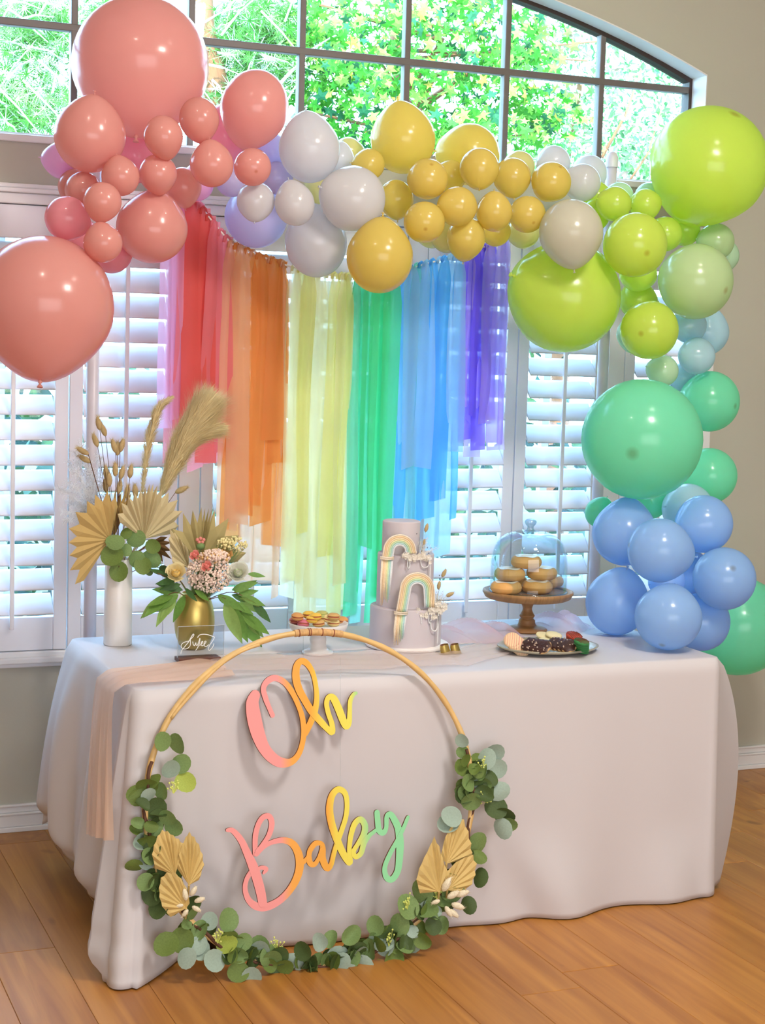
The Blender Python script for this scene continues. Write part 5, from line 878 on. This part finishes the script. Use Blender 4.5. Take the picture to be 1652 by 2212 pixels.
# ---- acrylic sign
sa = base_at(386, 1433); sb_ = base_at(479, 1428); SYp = sa.y; t = thing('table_sign', (sa + sb_) / 2, 'clear acrylic sign lettered Sweet on a dark walnut base', 'sign')
b = MB(); x0, x1 = sa.x, sb_.x - .004; b.box(x0, x1, SYp - .002, SYp + .048, ZT + .001, ZT + .013); bevel(wp('base', b, M('walnut', '5E3426', .5, var=.3, nscale=30, stretch=(1, 6, 6)), t), .0015)
YS_ = SYp + .022; ul = atY(384.5, 1354, YS_); ur = atY(484, 1351, YS_)
b = MB(); b.box(ul.x, ur.x, YS_ - .0015, YS_ + .0015, ZT + .013, ul.z); wp('acrylic_sheet', b, glass('clear_acrylic', 'EEF3F6', .05), t)
b = MB(); 
for a_, c_ in (((ul.x, ul.z), (ur.x, ul.z)), ((ul.x, ZT + .013), (ul.x, ul.z)), ((ur.x, ZT + .013), (ur.x, ul.z))): b.tube([(a_[0], YS_, a_[1]), (c_[0], YS_, c_[1])], .0009, 4)
wp('sheet_edge', b, M('acrylic_edge', 'D8DEE4', .3, transp=.4), t)
MWL = M('white_lettering', 'FAF8F4', .6)
b = MB()
for st in ([(135, 485), (148, 430), (200, 365), (250, 300), (285, 235), (312, 198), (322, 212), (300, 245), (272, 275), (272, 320), (265, 365), (228, 402), (178, 410), (145, 388), (142, 350), (172, 320), (230, 300), (272, 292)],
           [(305, 305), (312, 345), (330, 362), (350, 318), (352, 352), (375, 350), (408, 255), (400, 330), (372, 395), (345, 430)], [(372, 250), (400, 212), (450, 200), (520, 206), (580, 226), (615, 236)],
           [(402, 362), (432, 335), (450, 310), (440, 300), (424, 330), (430, 360), (452, 360), (480, 332), (496, 305), (482, 299), (466, 330), (474, 366), (500, 372), (540, 345)], [(618, 240), (590, 292), (550, 352), (528, 400), (538, 430), (570, 408), (600, 362), (606, 330)]):
    b.tube([atY(370 + x / 6.608, 1340 + y / 6.608, YS_ - .0022) for x, y in spline(st, 5)], .0011, 6)
wp('lettering', b, MWL, t, True)
# ---- macaron stand
p = base_at(686, 1411); t = thing('cake_stand', p, 'white ceramic pedestal dish holding macarons', 'cake stand', 'cake stands')
pm = F / dep(p); rz = (1411 - 1347) / pm; zr = rz
b = MB(); b.lathe(spline([(.048, 0), (.046, .006), (.030, .014), (.024, .03), (.0255, .045), (.020, .06), (.019, zr - .022)], 4), 40, p, capb=True); wp('pedestal', b, MWC, t, True)
b = MB(); b.lathe([(.0, zr - .024), (.06, zr - .026), (.078, zr - .022), (.086, zr - .010), (.090, zr + .004), (.088, zr + .005), (.084, zr - .002), (.07, zr - .010), (.0, zr - .012)], 48, p); wp('dish', b, MWC, t, True)
def macaron(x, y, z, tilt, mat, label, az=0.):
    t = thing('macaron', (x, y, z), label, 'macaron', 'macarons on the pedestal dish'); rt = Matrix.Rotation(az, 3, 'Z') @ Matrix.Rotation(tilt, 3, 'X'); r = .0185
    for s, nm_ in ((1, 'shell'), (-1, 'shell')):
        b = MB(); b.lathe([(0.0001, s * .0115), (r * .6, s * .0105), (r * .92, s * .0065), (r, s * .004), (r * 1.03, s * .0028), (r * .97, s * .0018), (0.0001, s * .0018)], 22); o = put(nm_, b.mesh(nm_, mat, True)); o.parent = t; o.rotation_euler = rt.to_euler()
    b = MB(); b.lathe([(0.0001, .002), (r * .9, .002), (r * .93, 0), (r * .9, -.002), (.0001, -.002)], 20); o = put('filling', b.mesh('filling', MFI, True)); o.parent = t; o.rotation_euler = rt.to_euler()
MFI = M('macaron_filling', 'B4644A', .7)
mcs = {'berry': M('macaron_berry', 'B86A62', .6), 'pink': M('macaron_pink', 'CF7080', .6), 'yellow': M('macaron_yellow', 'E8C04C', .6), 'tan': M('macaron_tan', 'D0A868', .6), 'green': M('macaron_green', 'B4B468', .6), 'vanilla': M('macaron_vanilla', 'EBD594', .6), 'orange': M('macaron_orange', 'D49A58', .6)}
zb = p.z + zr - .010
for (u, v, m_, ly, ti, lb) in ((637, 1340, 'berry', 0, .2, 'dusky red macaron at the left end of the dish'), (655, 1346, 'pink', 0, .25, 'pink macaron at the front left of the dish'), (688, 1346, 'tan', 0, .15, 'tan macaron at the front middle of the dish'), (720, 1345, 'vanilla', 0, .1, 'vanilla macaron at the front right of the dish'), (739, 1340, 'orange', 0, .2, 'orange brown macaron at the right end of the dish'),
                           (640, 1332, 'orange', 1, -.2, 'tan orange macaron behind the dusky red one'), (666, 1328, 'yellow', 1, .1, 'yellow macaron highest at the back left'), (681, 1332, 'yellow', 1, .15, 'yellow macaron in the middle of the pile'), (673, 1338, 'yellow', 1, .2, 'yellow macaron just behind the pink one'), (696, 1327, 'green', 1, -.1, 'green macaron highest at the back'), (700, 1335, 'green', 1, .1, 'pale green macaron below the highest green one'), (722, 1332, 'tan', 1, .1, 'tan macaron at the back right of the dish'), (711, 1336, 'vanilla', 1, -.25, 'vanilla macaron leaning between green and tan ones')):
    z = zb + .0125 + (.0205 if ly and v < 1334 else .012 * ly); q = atZ(u, v, z); q.x = p.x + (q.x - p.x) * .95; yy = q.y
    yy = max(p.y - .055, min(p.y + .055, yy)); q = atY(u, v, yy) if ly == 0 else q
    macaron(q.x, max(p.y - .06, min(p.y + .06, q.y)), z, ti * .5, mcs[m_], lb, rv.uniform(0, 6))
# ---- three tier cake
MFR = M('lilac_grey_icing', 'C6BCC0', .55, var=.02, nscale=5, bump=.08, bscale=25, sss=.05)
p = base_at(879, 1394); pm = F / dep(p); X_ = lambda u: None
t = thing('tiered_cake', p, 'three tier lilac grey birthday cake with two rope rainbows', 'cake')
b = MB(); b.lathe([(.128, 0), (.13, .003), (.13, .008), (.127, .011)], 56, p, capb=True, capt=True); wp('cake_board', b, M('board_white', 'EDE6E2', .5), t, True)
def zat(v): return atY(880, v, p.y - .1).z
tiers = [(877, .111, p.z + .011, p.z + .128), (873.5, .0875, p.z + .128, p.z + .292), (862, .0585, p.z + .292, p.z + .392)]
TC = []
for u, r, z0, z1 in tiers:
    c = atY(u, 1300, p.y); c.z = 0; TC.append((c.x, p.y, r, z0, z1)); b = MB()
    b.lathe([(r, z0), (r, z1 - .005), (r - .0015, z1 - .0015), (r - .005, z1)], 64, (c.x, p.y, 0), capt=True); o = wp('tier', b, MFR, t, True)
    for f_ in o.data.polygons:
        if len(f_.vertices) > 4: f_.use_smooth = False
def onC(u, v, off=.004):
    """point on the front of the cake under pixel u,v, riding over the tier below where it hangs down"""
    z = zat(v); best = None
    for (cx_, cy_, r, z0, z1) in TC:
        if z0 - .002 <= z: 
            q = atY(u, v, cy_ - r); dx = q.x - cx_; dx = max(-r * .995, min(r * .995, dx)); y = cy_ - math.sqrt(r * r - dx * dx)
            if z <= z1 + .0: best = y if best is None else min(best, y)
    if best is None: best = p.y - .05
    return atY(u, v, best - off)
ROPE = [M('rope_' + n_, h_, .8, var=.06, nscale=90, bump=.5, bscale=300) for n_, h_ in (('cream', 'EEDFC8'), ('apricot', 'ECCEA4'), ('sand', 'EED8B4'), ('butter', 'E8E0AC'), ('mint', 'BFDCB8'), ('aqua', 'BCDCD8'), ('white', 'E2E2E4'))]
def rainbow(cu, cv, ro, ri, lv, rvv, lsh, label_, fr, hang):
    n_ = 7; ex = MB()
    for k in range(n_):
        rp_ = ro - (ro - ri) * (k + .5) / n_; pts = []
        for (s_, vv, du) in ((-1, lv, lsh),):
            pass
        yb = p.y - hang
        L_ = [(cu - rp_ + lsh * (q / 5), cv + (lv - cv) * q / 5) for q in (5, 4, 3, 2, 1)]
        A_ = [(cu - rp_ * math.cos(PI * q / 14), cv - rp_ * 1.0 * math.sin(PI * q / 14)) for q in range(15)]
        R_ = [(cu + rp_ + .5 * q, cv + (rvv - cv) * q / 4) for q in (1, 2, 3, 4)]
        b = MB(); w_ = (ro - ri) / n_ / 2 / pm * 1.04
        b.tube([atY(u, v, yb + .012 * ((u - cu) / ro) ** 2) for u, v in L_ + A_ + R_], w_, 8); wp('rope', b, ROPE[k], t, True)
        # fringe below the tie of the left leg
        b = MB()
        for q in range(3):
            u0 = L_[0][0] + (q - 1) * 1.4; e_ = fr + rv.uniform(-12, 6) - k * 3
            b.tube([atY(u0, lv, yb + .004), atY(u0 - 3 + rv.uniform(-1, 1), lv + (e_ - lv) * .5, yb + .002), atY(u0 - 5 + rv.uniform(-2, 2), e_, yb + .003)], [w_ * .55, w_ * .5, w_ * .3], 5)
        wp('fringe', b, ROPE[k], t, True)
    for dv in (0, 3.5):
        b = MB(); b.tube([atY(cu - ro - 3 + lsh, lv + dv - 2, yb), atY(cu - (ro + ri) / 2 + lsh, lv + dv, yb - w_ * 1.6), atY(cu - ri + 1 + lsh, lv + dv - 1, yb)], .0024, 6); wp('tie', b, ROPE[0], t, True)
rainbow(863, 1190, 36, 11, 1205, 1195, -3, '', 1308, .095)
rainbow(901, 1274, 38, 13, 1324, 1312, -9, '', 1394, .118)
# dried trims on the cake's right side
MBO = M('bleached_bloom', 'F0E9DC', .85, var=.05, transl=.2)
def cluster(pts, rad, n_, yb):
    b = MB()
    for k in range(n_):
        u, v = pts[k % len(pts)]; c = atY(u + rv.gauss(0, 3.5), v + rv.gauss(0, 2.8), yb + rv.uniform(-.014, .01)); 
        for q in range(5):
            a = q * 1.257 + rv.random(); d = Vector((math.cos(a), -.5, math.sin(a))) * rad; s_ = Vector((-math.sin(a), 0, math.cos(a))) * rad * .35; b.add([c, c + d * .6 + s_, c + d, c + d * .6 - s_], [(0, 1, 2, 3)])
    return b
tag(wp('flower_trim', cluster([(876, 1200), (884, 1202), (892, 1205), (900, 1206), (908, 1203), (915, 1203), (922, 1206), (912, 1196)], .0065, 110, p.y - .085), MBO, t), kind='stuff')
tag(wp('flower_trim', cluster([(903, 1322), (912, 1326), (920, 1330), (928, 1322), (935, 1315), (942, 1320), (950, 1318), (945, 1305), (958, 1312), (935, 1332)], .0068, 150, p.y - .10), MBO, t), kind='stuff')
b = MB()
for k in range(46):
    u0, v0 = ((910, 1198), (942, 1310))[k % 2]; a = D_(rv.uniform(20, 110)); l_ = rv.uniform(20, 42); A_ = atY(u0 + rv.uniform(-8, 8), v0, p.y - .08); B_ = atY(u0 + l_ * math.cos(a), v0 - l_ * math.sin(a), p.y - .07 + rv.uniform(-.02, .02)); b.tube([A_, B_], .0004, 3)
    for q in range(4): C_ = A_ + (B_ - A_) * rv.uniform(.5, 1); b.ball(C_ + Vector((rv.gauss(0, .003), 0, rv.gauss(0, .003))), .0012, 4, 3)
tag(wp('fine_sprays', b, MBO, t), kind='stuff')
for (u, v, a, q0) in ((921, 1140, 75, 0), (916, 1171, 80, 0), (959, 1238, 62, 1), (948, 1264, 80, 1), (972, 1284, 25, 1)):
    b = MB(); c = atY(u, v, p.y - .07); s_ = (19 if u != 916 else 13) / pm; d = CR * math.cos(D_(a)) - CD * math.sin(D_(a)); fuzz(b, c - d * s_ * .5, c + d * s_ * .5, s_ * .24, rv, 40); b.tube([c - d * s_ * .5, atY(*((908, 1200), (940, 1312))[q0], p.y - .08)], .0006, 4); wp('bunny_tail', b, MBN, t, True)
b = MB()
for (u, v) in ((923, 1183), (931, 1184), (926, 1195), (949, 1243), (945, 1296), (950, 1296), (932, 1286), (960, 1305), (967, 1305), (900, 1153)): b.ball(atY(u, v, p.y - .075), .0022, 8, 5)
wp('berries', b, M('grey_berries', '86848C', .6), t, True)
for lp in ([(881, 1205), (880, 1222), (882.5, 1228), (885, 1222), (884, 1206)], [(908, 1208), (910, 1222), (917, 1226), (925, 1222), (927, 1206)], [(928, 1200), (929, 1225), (928, 1252)], [(926, 1326), (926, 1342), (928.5, 1346), (931, 1340), (931, 1328)], [(930, 1340), (931, 1356), (936, 1363), (943, 1360), (946, 1345), (947, 1325)], [(947, 1330), (946, 1360), (944, 1392)], [(908, 1330), (910, 1338), (910, 1348)]):
    b = MB(); yb = p.y - (.092 if lp[0][1] < 1250 else .112); b.tube(spline([tuple(atY(u, v, yb)) for u, v in lp], 4), .0021, 6); wp('cord_loop', b, ROPE[6], t, True)
# ---- gold baby booties
for u, v, lb in ((959, 1412, 'left gold baby bootie standing beside the cake'), (981, 1411, 'right gold baby bootie standing beside the cake')):
    q = base_at(u, v); t = thing('baby_bootie', q, lb, 'shoe', 'pair of gold booties'); b = MB(); s_ = .0165
    b.grid(lambda s, k: q + Vector(((.35 * (1 - k) ** 2 + math.cos(2 * PI * s) * (1.0 - .25 * k)) * s_ * (1.15 if math.cos(2 * PI * s) > 0 else .9) - .15 * s_ * k, math.sin(2 * PI * s) * s_ * .8 * (1 - .2 * k), k * s_ * 1.7 + (0 if k < .6 else .15 * s_ * math.cos(2 * PI * s)))), 22, 7, True)
    wp('upper', b, MGD, t, True); b = MB(); b.lathe([(s_ * .95, 0), (s_ * 1.0, .002)], 20, q + Vector((.002, 0, 0)), 1.15, .85, capb=True, capt=True); wp('sole', b, MGD, t)
    b = MB(); b.lathe([(.0001, s_ * 1.5), (s_ * .7, s_ * 1.55)], 18, q + Vector((-.002, 0, 0))); wp('lining', b, M('red_lining', '6E2A22', .8), t)
# ---- wooden cake stand, dome, doughnuts
p = base_at(1137, 1362); pm = F / dep(p); MWD = M('stained_wood', '9A6E42', .5, var=.3, nscale=18, stretch=(1, 1, 9))
MWD2 = M('stained_wood_plate', 'A07648', .5, var=.3, nscale=14, stretch=(9, 1, 1))
zp = atY(1137, 1284, p.y).z - p.z
t = thing('wooden_cake_stand', p, 'turned wooden cake stand under the glass dome', 'cake stand', 'cake stands')
b = MB(); b.lathe(spline([(.066, 0), (.068, .006), (.060, .011), (.034, .017), (.028, .026), (.0265, .036), (.021, .042), (.0255, .05), (.021, .058), (.0155, .072), (.019, .086), (.0255, .094), (.026, .099), (.021, .103), (.022, zp - .02), (.03, zp - .008)], 3), 36, p, capb=True, capt=True); wp('pedestal', b, MWD, t, True)
b = MB(); b.lathe([(.03, zp - .014), (.132, zp - .013), (.142, zp - .008), (.147, zp + .002), (.150, zp + .006), (.149, zp + .013), (.144, zp + .015), (.138, zp + .009), (.0001, zp + .009)], 64, p); wp('plate', b, MWD2, t, True)
ZP = p.z + zp + .0095
MGLS = glass('dome_glass', 'F6FBFD', .03, .02, .34)
t = thing('glass_dome', (p.x, p.y, ZP), 'clear glass dome with round knob covering the doughnuts', 'dome'); b = MB()
zt = atY(1137, 1147, p.y).z - ZP; dp = [(.128, 0), (.1285, .004), (.1255, .01), (.1255, zt * .40), (.121, zt * .62), (.108, zt * .80), (.085, zt * .92), (.05, zt * .985), (.018, zt)]
b.lathe(spline(dp, 3), 64, (p.x, p.y, ZP)); o = wp('dome', b, MGLS, t, True); solid(o, .0028)
b = MB(); b.lathe([(.128, .0005), (.1305, .003), (.128, .006), (.1255, .003), (.128, .0005)], 64, (p.x, p.y, ZP)); wp('rim', b, glass('rim_glass', 'E6F0F4', .12, .03, .2), t, True)
b = MB(); kz = zt; b.lathe(spline([(.022, kz - .002), (.012, kz + .006), (.0105, kz + .014), (.017, kz + .022), (.0195, kz + .031), (.014, kz + .038), (.0001, kz + .041)], 3), 28, (p.x, p.y, ZP)); wp('knob', b, glass('knob_glass', 'E0ECF2', .16, .03, .3), t, True)
MDO = M('fried_dough', 'E2AA62', .6, var=.14, nscale=30, bump=.1); MDG = M('sugar_glaze', 'F6ECDC', .35, var=.08, nscale=20, coat=.3)
def donut(x, y, z, label, rot=0.):
    t = thing('doughnut', (x, y, z), label, 'doughnut', 'doughnuts under the dome'); Rr, rt_ = .0305, .0205
    def tor(s, k, a0=0, a1=2 * PI, ex=0.): a = 2 * PI * s; q = a0 + (a1 - a0) * k; r_ = Rr + (rt_ + ex) * math.cos(q) * 1.04; return Vector((r_ * math.cos(a), r_ * math.sin(a), .0205 + (rt_ + ex) * 1.0 * math.sin(q)))
    b = MB(); b.grid(lambda s, k: tor(s, k), 32, 15, True); o = put('dough', b.mesh('dough', MDO, True)); o.parent = t
    b = MB(); b.grid(lambda s, k: tor(s, k, 1.15 + .12 * math.sin(s * 31), PI - .4, .0009), 40, 8, True); o = put('glaze', b.mesh('glaze', MDG, True)); o.parent = t
for u, yo, ly, lb in ((1094, -.028, 0, 'glazed doughnut at the bottom left of the pile'), (1161, -.034, 0, 'glazed doughnut at the bottom right of the pile'), (1101, .0, 1, 'glazed doughnut at the middle left of the pile'), (1170, .0, 1, 'glazed doughnut at the middle right of the pile'), (1135.5, .0, 2, 'single glazed doughnut on top of the pile'), (1185, .075, 0, 'doughnut mostly hidden at the back right of the bottom layer'), (1108, .075, 0, 'doughnut hidden at the back left of the bottom layer')):
    q = atY(u, 1240, p.y + yo); donut(q.x, p.y + yo, ZP + .0005 + ly * .0395, lb)
# ---- cookie platter
p = base_at(1183, 1405); t = thing('cookie_platter', p, 'grey scalloped platter of fanned cookies at the front of the table', 'platter'); nn = 96; b = MB()
sc_ = lambda a, r: r * (1 + .022 * abs(math.sin(a * 5)) - .01)
def plat(prof):
    vs = []; fs = []
    for r, z in prof:
        for i in range(nn): a = 2 * PI * i / nn; q = sc_(a, r) if r > .1 else r; vs.append((p.x + q * math.cos(a), p.y + q * math.sin(a) * .78, p.z + z))
    for k in range(len(prof) - 1):
        for i in range(nn): j = (i + 1) % nn; fs.append((k * nn + i, k * nn + j, (k + 1) * nn + j, (k + 1) * nn + i))
    return vs, fs + [tuple(range(nn))[::-1]]
vs, fs = plat([(.10, 0.001), (.125, .004), (.158, .012), (.163, .016), (.162, .019), (.155, .018), (.125, .009), (.10, .007), (.001, .007)]); b.add(vs, fs); wp('dish', b, M('pewter_glaze', 'A79E88', .35, var=.05, nscale=8, coat=.2), t, True)
CK = {'cream': M('cookie_cream', 'E8C9A0', .7, var=.08), 'plain': M('cookie_plain', 'EBDCAC', .75, var=.05), 'choc': M('cookie_chocolate', '3E2420', .4, var=.3, nscale=50, bump=.6, bscale=90), 'biscuit': M('cookie_biscuit', 'C9A06C', .75, var=.1), 'red': M('cookie_red', 'B4402A', .7, var=.2, nscale=30), 'green': M('cookie_green', '2E7A3C', .7, var=.2, nscale=30)}
MST2 = M('icing_stripe', 'F0B49C', .5); MNT = M('nut_bits', 'C8B09C', .7); MCS = M('dark_stripe', '6A3226', .5)
def cookie(kind, c, nrm, r, label, group):
    t = thing('cookie', c, label, 'cookie', group); z = Vector(nrm).normalized(); q = z.to_track_quat('Z', 'Y'); h = .0045
    b = MB(); b.lathe([(.0001, -h), (r * .93, -h), (r, -h * .3), (r * .97, h * .6), (r * .8, h), (.0001, h * 1.15)], 22); o = put('biscuit', b.mesh('biscuit', {'cream': CK['cream'], 'plain': CK['plain'], 'choc': CK['biscuit'], 'red': CK['red'], 'green': CK['green']}[kind], True)); o.parent = t; o.rotation_mode = 'QUATERNION'; o.rotation_quaternion = q
    b = MB(); m_ = MST2
    if kind == 'choc':
        m_ = CK['choc']; rr_ = random.Random(int(abs(c[0] * 9999))); b.grid(lambda s, k: Vector(((1.0 + .05 * math.sin(s * 44)) * r * k * math.cos(2 * PI * s) * (1 if k < 1 else 1), (1 + .05 * math.sin(s * 44)) * r * k * math.sin(2 * PI * s), h * 1.3 + .003 * (1 - k * k) + .0012 * math.sin(k * 17 + s * 40) - (.004 if k == 1 else 0))), 30, 7, True)
        n_ = MB()
        for k in range(5): a = rr_.uniform(0, 6.28); d = r * .85 * math.sqrt(rr_.random()); n_.ball((d * math.cos(a), d * math.sin(a), h * 1.3 + .004), .0024, 6, 4)
        o2 = put('nuts', n_.mesh('nuts', MNT)); o2.parent = t; o2.rotation_mode = 'QUATERNION'; o2.rotation_quaternion = q
    elif kind != 'plain':
        m_ = MST2 if kind == 'cream' else MCS
        for k in range(7): x = r * (-.78 + .26 * k); l_ = math.sqrt(max(0, r * r - x * x)) * .9; b.tube([(x, -l_, h * .9), (x + .001, 0, h * 1.25), (x, l_, h * .9)], .0011, 5)
    if b.v: o = put('topping', b.mesh('topping', m_, True)); o.parent = t; o.rotation_mode = 'QUATERNION'; o.rotation_quaternion = q
def pc(u, v, dz): return atZ(u, v, p.z + dz)
rk = .0265
def row(kind, pts, nrm, lbs, group, r=rk):
    for (u, v, dz), l_ in zip(pts, lbs): cookie(kind, pc(u, v, dz), nrm, r, l_, group)
o_ = ['first', 'second', 'third', 'fourth', 'fifth', 'sixth']
row('plain', [(1175, 1373, .030), (1196, 1372, .036), (1180, 1386, .026)], (.05, -.25, 1), ['plain pale cookie at the very back left of the platter', 'plain pale cookie on top at the back of the platter', 'plain pale cookie behind the chocolate row'], 'plain cookies')
row('cream', [(1106 + 5.5 * k, 1383 + 4.6 * k, .040 - .0058 * k) for k in range(5)], (-.45, -.75, .62), [o_[k] + ' from the back of the pink striped cookies at the left of the platter' for k in range(5)], 'striped cookies')
row('choc', [(1143 + 10 * k, 1393 + 1.5 * k, .032) for k in range(4)], (-.72, -.35, .75), [o_[k] + ' chocolate nut cookie from the left of the row' for k in range(4)], 'chocolate cookies')
row('choc', [(1200 + 9 * k, 1391 + 1.5 * k, .032) for k in range(4)], (-.4, -.5, .8), [o_[k] + ' chocolate nut cookie of the right hand chocolate group' for k in range(4)], 'chocolate cookies')
row('red', [(1240, 1384 - 3.5 * k, .018 + .0095 * k) for k in range(4)], (.1, -.35, 1), [l_ + ' of the stacked red striped cookies' for l_ in ('lowest', 'second lowest', 'second highest', 'topmost')], 'red cookies')
row('green', [(1256, 1404 - 4.4 * k, .014 + .0095 * k) for k in range(5)], (.12, -.25, 1), [l_ + ' of the stacked green striped cookies' for l_ in ('lowest', 'second lowest', 'middle', 'second highest', 'topmost')], 'green cookies', .024)
